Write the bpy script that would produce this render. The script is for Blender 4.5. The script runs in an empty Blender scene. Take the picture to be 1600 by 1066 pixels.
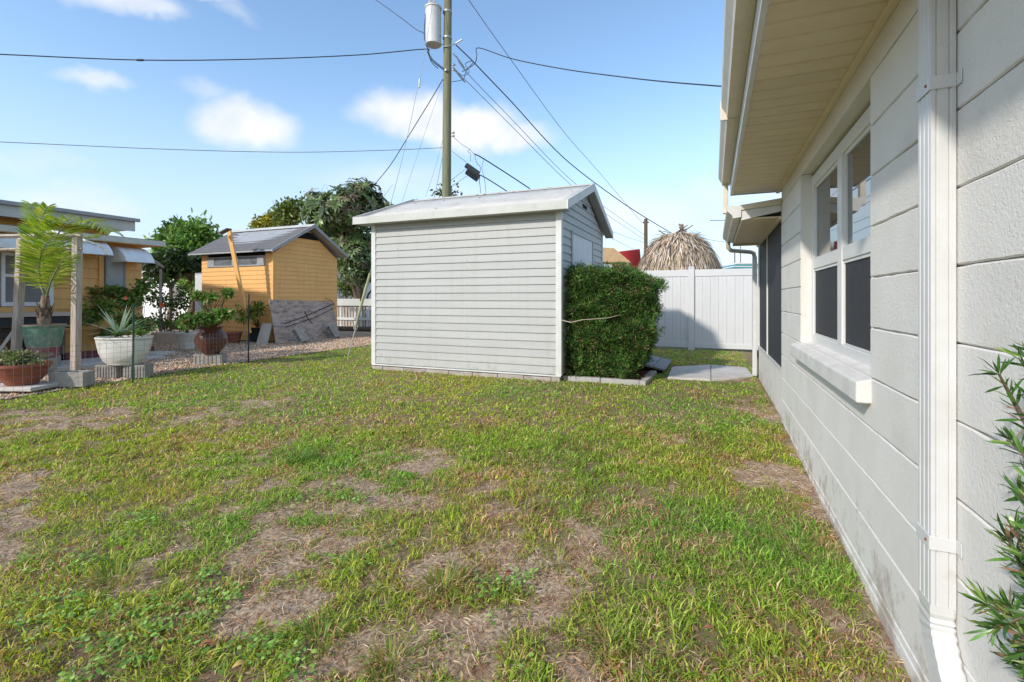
import bpy, math, random
import numpy as np
from mathutils import Vector, Matrix
random.seed(7)
rng = np.random.default_rng(11)
R = math.radians
scene = bpy.context.scene
col = scene.collection

# ------------------------------------------------------------------ camera, sky, sun
F_PX, YAW, EYE, HOR = 753.0, R(22.7), 1.22, 467.0
CS, SN = math.cos(YAW), math.sin(YAW)
cam_d = bpy.data.cameras.new('camera'); cam = bpy.data.objects.new('camera', cam_d); col.objects.link(cam)
cam.location = (0, 0, EYE); cam.rotation_euler = (R(90), 0, YAW)
cam_d.sensor_width = 36; cam_d.lens = 36 * F_PX / 1600
cam_d.shift_y = -(533 - HOR) / 1600; cam_d.clip_start = .05; cam_d.clip_end = 3000
scene.camera = cam
scene.view_settings.view_transform = 'Standard'; scene.view_settings.look = 'None'
scene.view_settings.exposure = 0.88; scene.view_settings.gamma = 1
scene.view_settings.use_curve_mapping = False

SUN_DIR = Vector((.477, 1.0, -.684)).normalized()           # direction the light travels
sun_el = math.asin(-SUN_DIR.z)
sd = bpy.data.lights.new('sun', 'SUN'); sd.energy = 2.0; sd.angle = R(2.2); sd.color = (1, .95, .875)
so = bpy.data.objects.new('sun', sd); col.objects.link(so)
so.rotation_euler = SUN_DIR.to_track_quat('-Z', 'Y').to_euler(); so.location = (-5, -10, 12)

w = bpy.data.worlds.new('World'); scene.world = w; w.use_nodes = True
nt = w.node_tree; nt.nodes.clear(); N = nt.nodes; L = nt.links
def wn(t, **k):
    n = N.new(t)
    for a, b in k.items(): setattr(n, a, b)
    return n
sky = wn('ShaderNodeTexSky', sky_type='NISHITA'); sky.sun_disc = False
sky.sun_elevation = sun_el; sky.sun_rotation = math.atan2(-SUN_DIR.x, -SUN_DIR.y)
sky.air_density = 1.0; sky.dust_density = .35; sky.ozone_density = 1.3
tc = wn('ShaderNodeTexCoord'); nrm = wn('ShaderNodeVectorMath', operation='NORMALIZE'); L.new(tc.outputs['Generated'], nrm.inputs[0])
nz = wn('ShaderNodeTexNoise'); nz.inputs['Scale'].default_value = 7; nz.inputs['Detail'].default_value = 7; nz.inputs['Roughness'].default_value = .55
L.new(nrm.outputs[0], nz.inputs['Vector'])
nzc = wn('ShaderNodeVectorMath', operation='SUBTRACT'); L.new(nz.outputs['Color'], nzc.inputs[0]); nzc.inputs[1].default_value = (.5, .5, .5)
nzs = wn('ShaderNodeVectorMath', operation='SCALE'); L.new(nzc.outputs[0], nzs.inputs[0]); nzs.inputs['Scale'].default_value = .10
wv = wn('ShaderNodeVectorMath', operation='ADD'); L.new(nrm.outputs[0], wv.inputs[0]); L.new(nzs.outputs[0], wv.inputs[1])
def raydir(px, py):
    v = Vector(((px - 800) / F_PX, 1.0, (HOR - py) / F_PX))
    return Vector((v.x * CS - v.y * SN, v.x * SN + v.y * CS, v.z)).normalized()
def mth(op, a, b=None, clamp=False):
    m = wn('ShaderNodeMath', operation=op); m.use_clamp = clamp
    for i, q in enumerate((a, b)):
        if q is None: continue
        if isinstance(q, (int, float)): m.inputs[i].default_value = q
        else: L.new(q, m.inputs[i])
    return m.outputs[0]
# clouds: (px, py, half width px, half height px, density, edge softness)
clouds = [(385, 195, 76, 38, .93, .6), (655, 175, 104, 40, 1.0, .55), (735, 196, 92, 42, 1.0, .55), (795, 213, 78, 24, .85, .6),
          (132, 114, 44, 16, .62, .8), (190, 2, 80, 24, .75, .8), (245, 24, 40, 18, .65, .8), (300, 0, 80, 12, .5, .9),
          (130, 312, 85, 26, .5, .9), (315, 150, 42, 16, .35, .9), (985, 335, 95, 45, .55, .9), (60, 255, 70, 20, .25, 1),
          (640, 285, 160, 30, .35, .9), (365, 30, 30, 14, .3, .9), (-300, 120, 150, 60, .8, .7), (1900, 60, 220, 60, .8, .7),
          (2600, 250, 300, 70, .7, .8), (-900, 250, 260, 60, .7, .8), (700, -520, 300, 120, .7, .7), (-200, -700, 260, 150, .7, .7), (1700, -600, 320, 160, .7, .7), (1200, 300, 160, 30, .35, .9)]  # entries lying out of view are added clouds that whiten the ambient light
acc = None
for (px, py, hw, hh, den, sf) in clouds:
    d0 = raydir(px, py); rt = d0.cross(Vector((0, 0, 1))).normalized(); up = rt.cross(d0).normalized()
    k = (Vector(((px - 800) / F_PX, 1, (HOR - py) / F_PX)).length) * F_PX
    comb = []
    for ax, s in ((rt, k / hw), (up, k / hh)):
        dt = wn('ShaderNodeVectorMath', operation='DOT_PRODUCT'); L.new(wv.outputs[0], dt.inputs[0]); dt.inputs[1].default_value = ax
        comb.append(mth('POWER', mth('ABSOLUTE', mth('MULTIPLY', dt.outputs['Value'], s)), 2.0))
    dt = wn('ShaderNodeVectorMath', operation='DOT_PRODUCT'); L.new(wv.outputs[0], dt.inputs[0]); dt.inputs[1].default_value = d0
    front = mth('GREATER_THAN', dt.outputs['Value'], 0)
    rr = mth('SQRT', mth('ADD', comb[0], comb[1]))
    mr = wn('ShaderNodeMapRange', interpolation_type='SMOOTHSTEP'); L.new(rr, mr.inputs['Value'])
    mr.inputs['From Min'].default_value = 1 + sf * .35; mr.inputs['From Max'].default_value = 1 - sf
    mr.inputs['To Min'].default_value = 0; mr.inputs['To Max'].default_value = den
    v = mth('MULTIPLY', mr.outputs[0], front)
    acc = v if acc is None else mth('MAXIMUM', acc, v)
# added broken cloud, unseen overhead and behind the camera, to lift the ambient fill
sp0 = wn('ShaderNodeSeparateXYZ'); L.new(nrm.outputs[0], sp0.inputs[0])
nc = wn('ShaderNodeTexNoise'); nc.inputs['Scale'].default_value = 2.6; nc.inputs['Detail'].default_value = 6; nc.inputs['Roughness'].default_value = .5; L.new(wv.outputs[0], nc.inputs['Vector'])
mc = wn('ShaderNodeMapRange', interpolation_type='SMOOTHSTEP'); L.new(nc.outputs['Fac'], mc.inputs['Value']); mc.inputs['From Min'].default_value = .50; mc.inputs['From Max'].default_value = .64
mb_ = wn('ShaderNodeMapRange', interpolation_type='SMOOTHSTEP'); L.new(sp0.outputs['Y'], mb_.inputs['Value']); mb_.inputs['From Min'].default_value = .15; mb_.inputs['From Max'].default_value = -.25
mt = wn('ShaderNodeMapRange', interpolation_type='SMOOTHSTEP'); L.new(sp0.outputs['Z'], mt.inputs['Value']); mt.inputs['From Min'].default_value = .58; mt.inputs['From Max'].default_value = .75
acc = mth('MAXIMUM', acc, mth('MULTIPLY', mth('MULTIPLY', mc.outputs[0], .9), mth('MAXIMUM', mb_.outputs[0], mt.outputs[0])))
# horizon haze veil of the sky itself
sep = wn('ShaderNodeSeparateXYZ'); L.new(nrm.outputs[0], sep.inputs[0])
hz = wn('ShaderNodeMapRange', interpolation_type='SMOOTHSTEP'); L.new(sep.outputs['Z'], hz.inputs['Value'])
hz.inputs['From Min'].default_value = .42; hz.inputs['From Max'].default_value = -.05; hz.inputs['To Min'].default_value = 0; hz.inputs['To Max'].default_value = .88
mixh = wn('ShaderNodeMix', data_type='RGBA'); L.new(hz.outputs[0], mixh.inputs['Factor']); L.new(sky.outputs[0], mixh.inputs['A']); mixh.inputs['B'].default_value = (2.65, 2.85, 3.3, 1)
SKYTINT = wn('ShaderNodeMix', data_type='RGBA', blend_type='MULTIPLY'); SKYTINT.inputs['Factor'].default_value = 1
L.new(mixh.outputs['Result'], SKYTINT.inputs['A']); SKYTINT.inputs['B'].default_value = (.95, 1.02, 1.03, 1)
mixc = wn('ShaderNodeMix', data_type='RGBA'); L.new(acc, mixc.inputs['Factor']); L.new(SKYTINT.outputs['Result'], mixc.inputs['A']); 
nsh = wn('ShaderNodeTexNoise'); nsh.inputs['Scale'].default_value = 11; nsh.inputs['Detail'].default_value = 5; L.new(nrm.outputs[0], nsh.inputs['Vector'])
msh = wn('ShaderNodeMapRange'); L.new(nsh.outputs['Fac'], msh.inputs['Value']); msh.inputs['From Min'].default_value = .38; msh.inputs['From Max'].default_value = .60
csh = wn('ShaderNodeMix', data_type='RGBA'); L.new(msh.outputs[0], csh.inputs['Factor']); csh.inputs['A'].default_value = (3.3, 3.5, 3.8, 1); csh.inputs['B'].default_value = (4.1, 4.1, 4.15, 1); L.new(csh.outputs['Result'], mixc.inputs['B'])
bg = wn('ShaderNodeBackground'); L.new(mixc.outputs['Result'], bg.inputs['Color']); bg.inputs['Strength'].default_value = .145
wo = wn('ShaderNodeOutputWorld'); L.new(bg.outputs[0], wo.inputs['Surface'])

# ------------------------------------------------------------------ helpers
def sstep(t): t = np.clip(t, 0, 1); return t * t * (3 - 2 * t)
def gh(x, y):                                     # ground height
    return .08 * sstep((np.asarray(y, float) - 1.5) / 4.5)
def at(px, py, F):                                # photo pixel + forward distance -> world
    r = (px - 800) / F_PX * F
    return Vector((r * CS - F * SN, r * SN + F * CS, EYE + (HOR - py) / F_PX * F))
def gp(px, py, z=.08):                            # photo pixel -> point at height z
    return at(px, py, F_PX * (EYE - z) / (py - HOR))
def wp(px, X, z):                                 # pixel column on a plane X = const
    r = (px - 800) / F_PX
    Y = X * (CS + r * SN) / (r * CS - SN)
    return Vector((X, Y, z))

def ray(px):
    r_ = (px - 800) / F_PX; return Vector((r_ * CS - SN, r_ * SN + CS, 0))
def tag(o, label=None, cat=None, group=None, kind=None):
    if label: o['label'] = label
    if cat: o['category'] = cat
    if group: o['group'] = group
    if kind: o['kind'] = kind
    return o
def thing(name, label, cat, loc=(0, 0, 0), group=None, rz=0):
    o = bpy.data.objects.new(name, None); col.objects.link(o); o.location = loc; o.rotation_euler = (0, 0, rz)
    o.empty_display_size = .1
    return tag(o, label, cat, group)

class MB:
    """collects shapes; build() links them as one mesh object (coordinates are world unless local)"""
    def __init__(s): s.v = []; s.f = []; s.c = []
    def add(s, vs, fs, c=None):
        b = len(s.v); s.v += [tuple(p) for p in vs]; s.f += [tuple(i + b for i in f) for f in fs]
        s.c += [c or (1, 1, 1)] * len(vs); return s
    def box(s, a, b, M=None, c=None):
        x0, y0, z0 = a; x1, y1, z1 = b
        vs = [Vector(p) for p in ((x0,y0,z0),(x1,y0,z0),(x1,y1,z0),(x0,y1,z0),(x0,y0,z1),(x1,y0,z1),(x1,y1,z1),(x0,y1,z1))]
        if M is not None: vs = [M @ p for p in vs]
        return s.add(vs, [(0,3,2,1),(4,5,6,7),(0,1,5,4),(1,2,6,5),(2,3,7,6),(3,0,4,7)], c)
    def prism(s, poly, d):                         # poly: list of Vector, extruded by vector d
        n = len(poly); d = Vector(d); vs = [Vector(p) for p in poly] + [Vector(p) + d for p in poly]
        return s.add(vs, [tuple(range(n))[::-1], tuple(range(n, 2*n))] + [(i, (i+1) % n, n+(i+1) % n, n+i) for i in range(n)])
    def tube(s, pts, r, n=8, cap=True, c=None, flat=None):
        pts = [Vector(p) for p in pts]; m = len(pts)
        rs = r if isinstance(r, (list, tuple)) else [r] * m
        vs = []; ref = None
        for i, p in enumerate(pts):
            t = (pts[min(i+1, m-1)] - pts[max(i-1, 0)]).normalized()
            if ref is None: ref = Vector((0, 0, 1)) if abs(t.z) < .9 else Vector((1, 0, 0))
            a = (ref - t * ref.dot(t))
            if a.length < 1e-4: a = t.orthogonal()
            a.normalize(); b = t.cross(a); ref = a
            for k in range(n):
                an = 2 * math.pi * k / n
                ca, sa = math.cos(an), math.sin(an)
                if flat: sa *= flat
                vs.append(p + (a * ca + b * sa) * rs[i])
        fs = [(i*n+k, i*n+(k+1) % n, (i+1)*n+(k+1) % n, (i+1)*n+k) for i in range(m-1) for k in range(n)]
        if cap: fs += [tuple(range(n))[::-1], tuple(range((m-1)*n, m*n))]
        return s.add(vs, fs, c)
    def lathe(s, prof, o=(0, 0, 0), n=28, wob=0, c=None, sx=1, sy=1):
        o = Vector(o); vs = []
        for (r, z) in prof:
            for k in range(n):
                an = 2*math.pi*k/n; q = r * (1 + wob*math.sin(3*an+z*9))
                vs.append(o + Vector((q*math.cos(an)*sx, q*math.sin(an)*sy, z)))
        m = len(prof)
        fs = [(i*n+k, i*n+(k+1) % n, (i+1)*n+(k+1) % n, (i+1)*n+k) for i in range(m-1) for k in range(n)]
        fs += [tuple(range(n))[::-1], tuple(range((m-1)*n, m*n))]
        return s.add(vs, fs, c)
    def build(s, name, m, parent=None, smooth=False, bevel=0, label=None, bseg=2):
        me = bpy.data.meshes.new(name); off = Vector((0, 0, 0))
        if parent is not None and parent.type == 'EMPTY': off = parent.location
        if parent is not None and parent.type != 'EMPTY' and parent.parent: off = Vector(parent.parent.location)
        if parent is not None and parent.get('_off'): off = Vector(parent['_off'])
        me.from_pydata([Vector(p) - off for p in s.v], [], s.f)
        if any(c != (1, 1, 1) for c in s.c):
            ca = me.color_attributes.new('Col', 'FLOAT_COLOR', 'POINT')
            ca.data.foreach_set('color', np.array([(*c, 1) for c in s.c], np.float32).ravel())
        o = bpy.data.objects.new(name, me); col.objects.link(o)
        if m: me.materials.append(m)
        if smooth: me.polygons.foreach_set('use_smooth', [True] * len(me.polygons)); 
        if parent is not None: o.parent = parent
        if smooth:
            try: me.set_sharp_from_angle(angle=R(40))
            except Exception: pass
        if bevel:
            b = o.modifiers.new('bevel', 'BEVEL'); b.width = bevel; b.segments = bseg; b.limit_method = 'ANGLE'; b.angle_limit = R(40)
        if label: o['label'] = label
        return o

def npmesh(name, V, F4=None, F3=None, m=None, colr=None, parent=None, smooth=False):
    me = bpy.data.meshes.new(name); V = np.asarray(V, np.float32); me.vertices.add(len(V)); me.vertices.foreach_set('co', V.ravel())
    loops = []; starts = []; tot = []; n = 0
    for Fa, k in ((F4, 4), (F3, 3)):
        if Fa is not None and len(Fa):
            Fa = np.asarray(Fa, np.int32); loops.append(Fa.ravel()); starts.append(n + np.arange(len(Fa)) * k); tot.append(np.full(len(Fa), k)); n += len(Fa) * k
    lp = np.concatenate(loops); st = np.concatenate(starts); to = np.concatenate(tot)
    me.loops.add(len(lp)); me.loops.foreach_set('vertex_index', lp.astype(np.int32))
    me.polygons.add(len(st)); me.polygons.foreach_set('loop_start', st.astype(np.int32))
    try: me.polygons.foreach_set('loop_total', to.astype(np.int32))
    except Exception: pass
    if smooth: me.polygons.foreach_set('use_smooth', np.ones(len(st), bool))
    me.update(calc_edges=True)
    if colr is not None:
        ca = me.color_attributes.new('Col', 'FLOAT_COLOR', 'POINT')
        c4 = np.ones((len(V), 4), np.float32); c4[:, :3] = colr; ca.data.foreach_set('color', c4.ravel())
    if m: me.materials.append(m)
    o = bpy.data.objects.new(name, me); col.objects.link(o)
    if parent is not None: o.parent = parent; me.transform(Matrix.Translation(-Vector(parent.location)))
    return o

_perm = rng.random((256, 256))
def vnoise(x, y, s):
    x = np.asarray(x) * s + 100.3; y = np.asarray(y) * s + 57.7
    xi = np.floor(x).astype(int); yi = np.floor(y).astype(int); fx = sstep(x - xi); fy = sstep(y - yi)
    g = lambda a, b: _perm[a % 256, b % 256]
    return (g(xi, yi)*(1-fx)*(1-fy) + g(xi+1, yi)*fx*(1-fy) + g(xi, yi+1)*(1-fx)*fy + g(xi+1, yi+1)*fx*fy)
def fbm(x, y, s, o=4):
    t = 0; a = .5; n = 0
    for k in range(o): t = t + a * vnoise(x + 13*k, y - 7*k, s * 2**k); n += a; a *= .55
    return t / n

# ------------------------------------------------------------------ materials
def mat(name, c, rough=.7, c2=None, scale=6, bump=0, bscale=60, metal=0, spec=.35, stretch=None, streak=None, vary=0, dirt=None, detail=5,
        contrast=(.35, .65), ior=None, attr=False, coord='Object', pit=None, foot=None):
    """procedural principled: base colour c mottled towards c2, extra dirt colour, bump, per-object variation"""
    m = bpy.data.materials.new(name); m.use_nodes = True; t = m.node_tree; n = t.nodes; l = t.links
    p = n['Principled BSDF']; p.inputs['Roughness'].default_value = rough; p.inputs['Metallic'].default_value = metal
    p.inputs['Specular IOR Level'].default_value = spec
    if ior: p.inputs['IOR'].default_value = ior
    tcn = n.new('ShaderNodeTexCoord'); mp = n.new('ShaderNodeMapping'); l.new(tcn.outputs[coord], mp.inputs[0])
    if coord == 'Object' and vary >= 0:
        oi = n.new('ShaderNodeObjectInfo'); cx = n.new('ShaderNodeVectorMath'); cx.operation = 'SCALE'
        cx.inputs[0].default_value = (31, 17, 23); l.new(oi.outputs['Random'], cx.inputs['Scale']); l.new(cx.outputs[0], mp.inputs['Location'])
    if stretch: mp.inputs['Scale'].default_value = stretch
    cur = None
    if attr:
        a = n.new('ShaderNodeAttribute'); a.attribute_name = 'Col'; cur = a.outputs['Color']
    else:
        rgb = n.new('ShaderNodeRGB'); rgb.outputs[0].default_value = (*c, 1); cur = rgb.outputs[0]
    def mix(fac, A, B, bt='MIX'):
        x = n.new('ShaderNodeMix'); x.data_type = 'RGBA'; x.blend_type = bt
        if isinstance(fac, (int, float)): x.inputs['Factor'].default_value = fac
        else: l.new(fac, x.inputs['Factor'])
        for s_, q in (('A', A), ('B', B)):
            if isinstance(q, tuple): x.inputs[s_].default_value = (*q, 1)
            else: l.new(q, x.inputs[s_])
        return x.outputs['Result']
    def noise(sc, det=5, vec=None, lo=.35, hi=.65, ro=.6):
        z = n.new('ShaderNodeTexNoise'); z.inputs['Scale'].default_value = sc; z.inputs['Detail'].default_value = det; z.inputs['Roughness'].default_value = ro
        l.new(vec or mp.outputs[0], z.inputs['Vector'])
        r_ = n.new('ShaderNodeMapRange'); l.new(z.outputs['Fac'], r_.inputs['Value']); r_.inputs['From Min'].default_value = lo; r_.inputs['From Max'].default_value = hi
        return r_.outputs[0], z.outputs['Fac']
    if c2 is not None: cur = mix(noise(scale, detail, None, *contrast)[0], cur, c2)
    if dirt: # (colour, scale, lo, hi, strength)
        f = noise(dirt[1], 6, None, dirt[2], dirt[3])[0]; mm = n.new('ShaderNodeMath'); mm.operation = 'MULTIPLY'; l.new(f, mm.inputs[0]); mm.inputs[1].default_value = dirt[4]
        cur = mix(mm.outputs[0], cur, dirt[0])
    if streak: # vertical rain streaks (colour, strength)
        m2 = n.new('ShaderNodeMapping'); l.new(tcn.outputs[coord], m2.inputs[0]); m2.inputs['Scale'].default_value = (14, 14, .9)
        f = noise(1.0, 4, m2.outputs[0], .5, .75)[0]; mm = n.new('ShaderNodeMath'); mm.operation = 'MULTIPLY'; l.new(f, mm.inputs[0]); mm.inputs[1].default_value = streak[1]
        cur = mix(mm.outputs[0], cur, streak[0])
    if foot:
        ge = n.new('ShaderNodeNewGeometry'); sz = n.new('ShaderNodeSeparateXYZ'); l.new(ge.outputs['Position'], sz.inputs[0])
        fr_ = n.new('ShaderNodeMapRange'); l.new(sz.outputs['Z'], fr_.inputs['Value']); fr_.inputs['From Min'].default_value = .55; fr_.inputs['From Max'].default_value = .0
        z_ = n.new('ShaderNodeTexNoise'); z_.inputs['Scale'].default_value = 6; z_.inputs['Detail'].default_value = 9; z_.inputs['Roughness'].default_value = .72; l.new(ge.outputs['Position'], z_.inputs['Vector'])
        ad = n.new('ShaderNodeMath'); ad.operation = 'MULTIPLY_ADD'; l.new(fr_.outputs[0], ad.inputs[0]); ad.inputs[1].default_value = .30; l.new(z_.outputs['Fac'], ad.inputs[2])
        r2 = n.new('ShaderNodeMapRange'); l.new(ad.outputs[0], r2.inputs['Value']); r2.inputs['From Min'].default_value = .70; r2.inputs['From Max'].default_value = .86; r2.inputs['To Max'].default_value = .8
        cur = mix(r2.outputs[0], cur, foot)
    if vary > 0:
        oi = n.new('ShaderNodeObjectInfo'); r_ = n.new('ShaderNodeMapRange'); l.new(oi.outputs['Random'], r_.inputs['Value'])
        r_.inputs['To Min'].default_value = 1 - vary; r_.inputs['To Max'].default_value = 1 + vary
        hs = n.new('ShaderNodeHueSaturation'); l.new(r_.outputs[0], hs.inputs['Value']); l.new(cur, hs.inputs['Color']); cur = hs.outputs[0]
    l.new(cur, p.inputs['Base Color'])
    if bump:
        h = noise(bscale, 6)[1]
        bn = n.new('ShaderNodeBump'); bn.inputs['Strength'].default_value = bump; bn.inputs['Distance'].default_value = .01
        if pit:   # isolated pits: (scale, lo, hi, depth)
            f = noise(pit[0], 3, None, pit[1], pit[2], .5)[0]
            big = noise(1.7, 2, None, .35, .7)[0]
            q = n.new('ShaderNodeMath'); q.operation = 'MULTIPLY'; l.new(f, q.inputs[0]); l.new(big, q.inputs[1])
            q2 = n.new('ShaderNodeMath'); q2.operation = 'MULTIPLY_ADD'; l.new(q.outputs[0], q2.inputs[0]); q2.inputs[1].default_value = -pit[3]; l.new(h, q2.inputs[2]); h = q2.outputs[0]
        l.new(h, bn.inputs['Height']); l.new(bn.outputs[0], p.inputs['Normal'])
    return m

def leafmat(name, rough=.5, trans=.3, spec=.3, gain=1):
    m = bpy.data.materials.new(name); m.use_nodes = True; t = m.node_tree; n = t.nodes; l = t.links
    p = n['Principled BSDF']; p.inputs['Roughness'].default_value = rough; p.inputs['Specular IOR Level'].default_value = spec
    a = n.new('ShaderNodeAttribute'); a.attribute_name = 'Col'
    l.new(a.outputs['Color'], p.inputs['Base Color'])
    tr = n.new('ShaderNodeBsdfTranslucent'); hs = n.new('ShaderNodeHueSaturation'); hs.inputs['Saturation'].default_value = 1.15; hs.inputs['Value'].default_value = 1.3
    l.new(a.outputs['Color'], hs.inputs['Color']); l.new(hs.outputs[0], tr.inputs['Color'])
    mx = n.new('ShaderNodeMixShader'); mx.inputs[0].default_value = trans; l.new(p.outputs[0], mx.inputs[1]); l.new(tr.outputs[0], mx.inputs[2])
    l.new(mx.outputs[0], n['Material Output'].inputs['Surface'])
    return m

M = {}
M['block'] = mat('painted_block', (.75, .715, .665), .85, (.695, .66, .61), 3, bump=.30, bscale=95, vary=.012, dirt=((.45, .41, .35), 2.3, .58, .80, .4), pit=(100, .60, .68, 2.0), foot=(.36, .30, .24))
M['mortar'] = mat('mortar_joint', (.70, .675, .635), .9, (.60, .58, .545), 9, bump=.5, bscale=120)
M['sill'] = mat('painted_concrete_sill', (.72, .69, .645), .8, (.60, .58, .54), 7, bump=.3, bscale=70)
M['trimwhite'] = mat('white_vinyl', (.70, .69, .665), .35, (.66, .65, .62), 4)
M['alum'] = mat('white_aluminium', (.66, .655, .645), .38, (.60, .59, .565), 8, dirt=((.45, .38, .28), 14, .66, .80, .5), vary=.01)
M['cream'] = mat('cream_aluminium', (.72, .64, .52), .45, (.64, .565, .45), 6, streak=((.45, .40, .30), .3))
M['soffit'] = mat('cream_soffit', (.74, .62, .44), .55, (.68, .56, .39), 5, bump=.25, bscale=420, vary=.02)
M['glass'] = mat('window_glass', (.035, .04, .045), .02, spec=1.0, ior=2.7)
M['screen'] = mat('dark_screen', (.035, .036, .042), .65, (.045, .046, .052), 40, bump=.2, bscale=900, spec=.25)
M['silver'] = mat('silver_gasket', (.5, .5, .5), .4, metal=.6)
M['fence'] = mat('white_vinyl_fence', (.655, .64, .625), .45, (.62, .61, .59), 2, dirt=((.42, .40, .34), 5, .66, .85, .5))
M['siding'] = mat('grey_siding', (.445, .44, .42), .55, (.415, .41, .39), 1.2, stretch=(1, 1, 6), bump=.15, bscale=25, vary=.018, streak=((.36, .355, .32), .45), foot=(.30, .28, .22))
M['shedtrim'] = mat('weathered_white_trim', (.66, .655, .63), .6, (.58, .575, .53), 5, dirt=((.4, .4, .3), 8, .6, .8, .4))
M['fasciaw'] = mat('fascia_white', (.58, .575, .535), .55, (.49, .485, .43), 2.2, dirt=((.38, .38, .28), 6, .58, .8, .5))
M['roofw'] = mat('white_coated_roof', (.60, .565, .51), .6, (.51, .48, .43), 3, bump=.5, bscale=12, dirt=((.30, .28, .25), 26, .64, .74, .8))
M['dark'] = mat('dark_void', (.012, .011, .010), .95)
M['found'] = mat('foundation_block', (.46, .42, .38), .9, (.33, .27, .22), 5, bump=.5, bscale=40, dirt=((.12, .10, .08), 4, .55, .75, .7), vary=.06)
M['edge'] = mat('garden_edging', (.44, .41, .38), .9, (.36, .33, .30), 8, bump=.4, bscale=50, vary=.05)
M['conc'] = mat('pale_concrete', (.60, .555, .50), .88, (.50, .46, .41), 4, bump=.25, bscale=60, vary=.03, dirt=((.28, .24, .19), 5, .6, .85, .5))
M['cinder'] = mat('cinder_block', (.40, .37, .33), .95, (.31, .28, .245), 9, bump=.8, bscale=110, vary=.08, dirt=((.2, .17, .14), 4, .55, .8, .5))
M['ramp'] = mat('grey_ramp_board', (.30, .31, .32), .75, (.25, .26, .26), 3, stretch=(1, 8, 1), bump=.2, vary=.05)
M['mulch'] = mat('red_mulch', (.20, .06, .04), .95, (.10, .035, .02), 40, bump=1, bscale=70)
M['yellow'] = mat('yellow_siding', (.86, .48, .165), .6, (.81, .44, .15), 1.5, bump=.1, vary=.025, streak=((.50, .30, .14), .4))
M['shingle'] = mat('grey_shingle', (.17, .165, .165), .9, (.11, .105, .11), 5, bump=.5, bscale=60, dirt=((.25, .245, .24), 5, .5, .75, .5))
M['greytrim'] = mat('grey_trim', (.38, .38, .38), .6, (.30, .30, .31), 6)
M['ply'] = mat('weathered_plywood', (.54, .41, .33), .9, (.38, .285, .235), 3.2, stretch=(1, 1, 3.2), bump=.3, bscale=20, dirt=((.17, .15, .15), 5, .52, .6, .7))
M['post'] = mat('weathered_wood_post', (.58, .50, .41), .85, (.36, .29, .22), 7, stretch=(6, 6, .5), bump=.5, bscale=30)
M['utilpole'] = mat('utility_pole_wood', (.25, .26, .15), .85, (.15, .14, .09), 4, stretch=(8, 8, .35), bump=.6, bscale=20, dirt=((.30, .24, .16), 3, .55, .7, .5))
M['transf'] = mat('transformer_grey', (.62, .61, .59), .45, (.55, .54, .52), 5)
M['cable'] = mat('cable_black', (.03, .033, .04), .6)
M['cableg'] = mat('cable_grey', (.17, .18, .19), .6)
M['steel'] = mat('galvanised', (.45, .45, .44), .45, (.36, .35, .32), 12, metal=.3)
M['guard'] = mat('yellow_guy_guard', (.42, .43, .20), .6, (.34, .34, .20), 6)
M['bark'] = mat('bark', (.16, .115, .08), .95, (.09, .065, .045), 10, bump=.8, bscale=30)
M['stem'] = mat('green_stem', (.16, .17, .07), .8, (.20, .15, .09), 12)
M['terra'] = mat('terracotta', (.32, .10, .055), .6, (.24, .07, .04), 6, bump=.15, dirt=((.38, .25, .18), 5, .62, .8, .5))
M['terrabrown'] = mat('glazed_brown_urn', (.17, .065, .04), .35, (.10, .04, .03), 5, bump=.2, bscale=25)
M['whitepot'] = mat('white_planter', (.76, .73, .67), .7, (.60, .57, .50), 6, bump=.25, bscale=30, dirt=((.25, .24, .20), 4, .6, .85, .6))
M['potattr'] = mat('painted_clay', (1, 1, 1), .8, None, attr=True, bump=.3, bscale=35, dirt=((.44, .40, .33), 11, .46, .70, .7), streak=((.30, .36, .29), .6))
M['stake'] = mat('green_stake', (.02, .06, .04), .5)
M['wire'] = mat('fence_wire', (.16, .17, .16), .5, metal=.4)
M['leaf'] = leafmat('leaf', .45, .28)
M['glossleaf'] = leafmat('gloss_leaf', .32, .22, .45)
M['grass'] = leafmat('grass_blade', .5, .42, .3)
M['straw'] = leafmat('dry_straw', .8, .15, .15)
M['white_far'] = mat('white_stucco', (.82, .81, .80), .8, (.76, .75, .73), 1.5)
M['thatchmat'] = mat('palm_thatch', (1, 1, 1), .85, attr=True)
M['metalw'] = mat('white_awning_metal', (.78, .78, .78), .4, (.70, .70, .70), 6)
M['blind'] = mat('window_blind', (.23, .22, .21), .5, (.18, .17, .165), 3)
M['tan'] = mat('tan_roof', (.55, .36, .17), .7, (.42, .27, .13), 3, stretch=(6, .5, 1))
M['red'] = mat('red_canopy', (.42, .03, .03), .6)
M['teal'] = mat('teal_paint', (.03, .25, .28), .5)
M['pinkwall'] = mat('pale_wall', (.55, .44, .38), .8, (.48, .40, .35), 2)
M['rust'] = mat('rust', (.25, .08, .03), .9)
M['petal'] = mat('orange_petal', (.85, .22, .10), .5)
M['deadleaf'] = mat('dead_leaf', (.30, .115, .055), .75, (.20, .08, .045), 60, bump=.4, bscale=80)
M['vine'] = mat('pale_stem', (.42, .36, .28), .8)
M['maroon'] = mat('maroon_step', (.16, .04, .045), .7)

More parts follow.
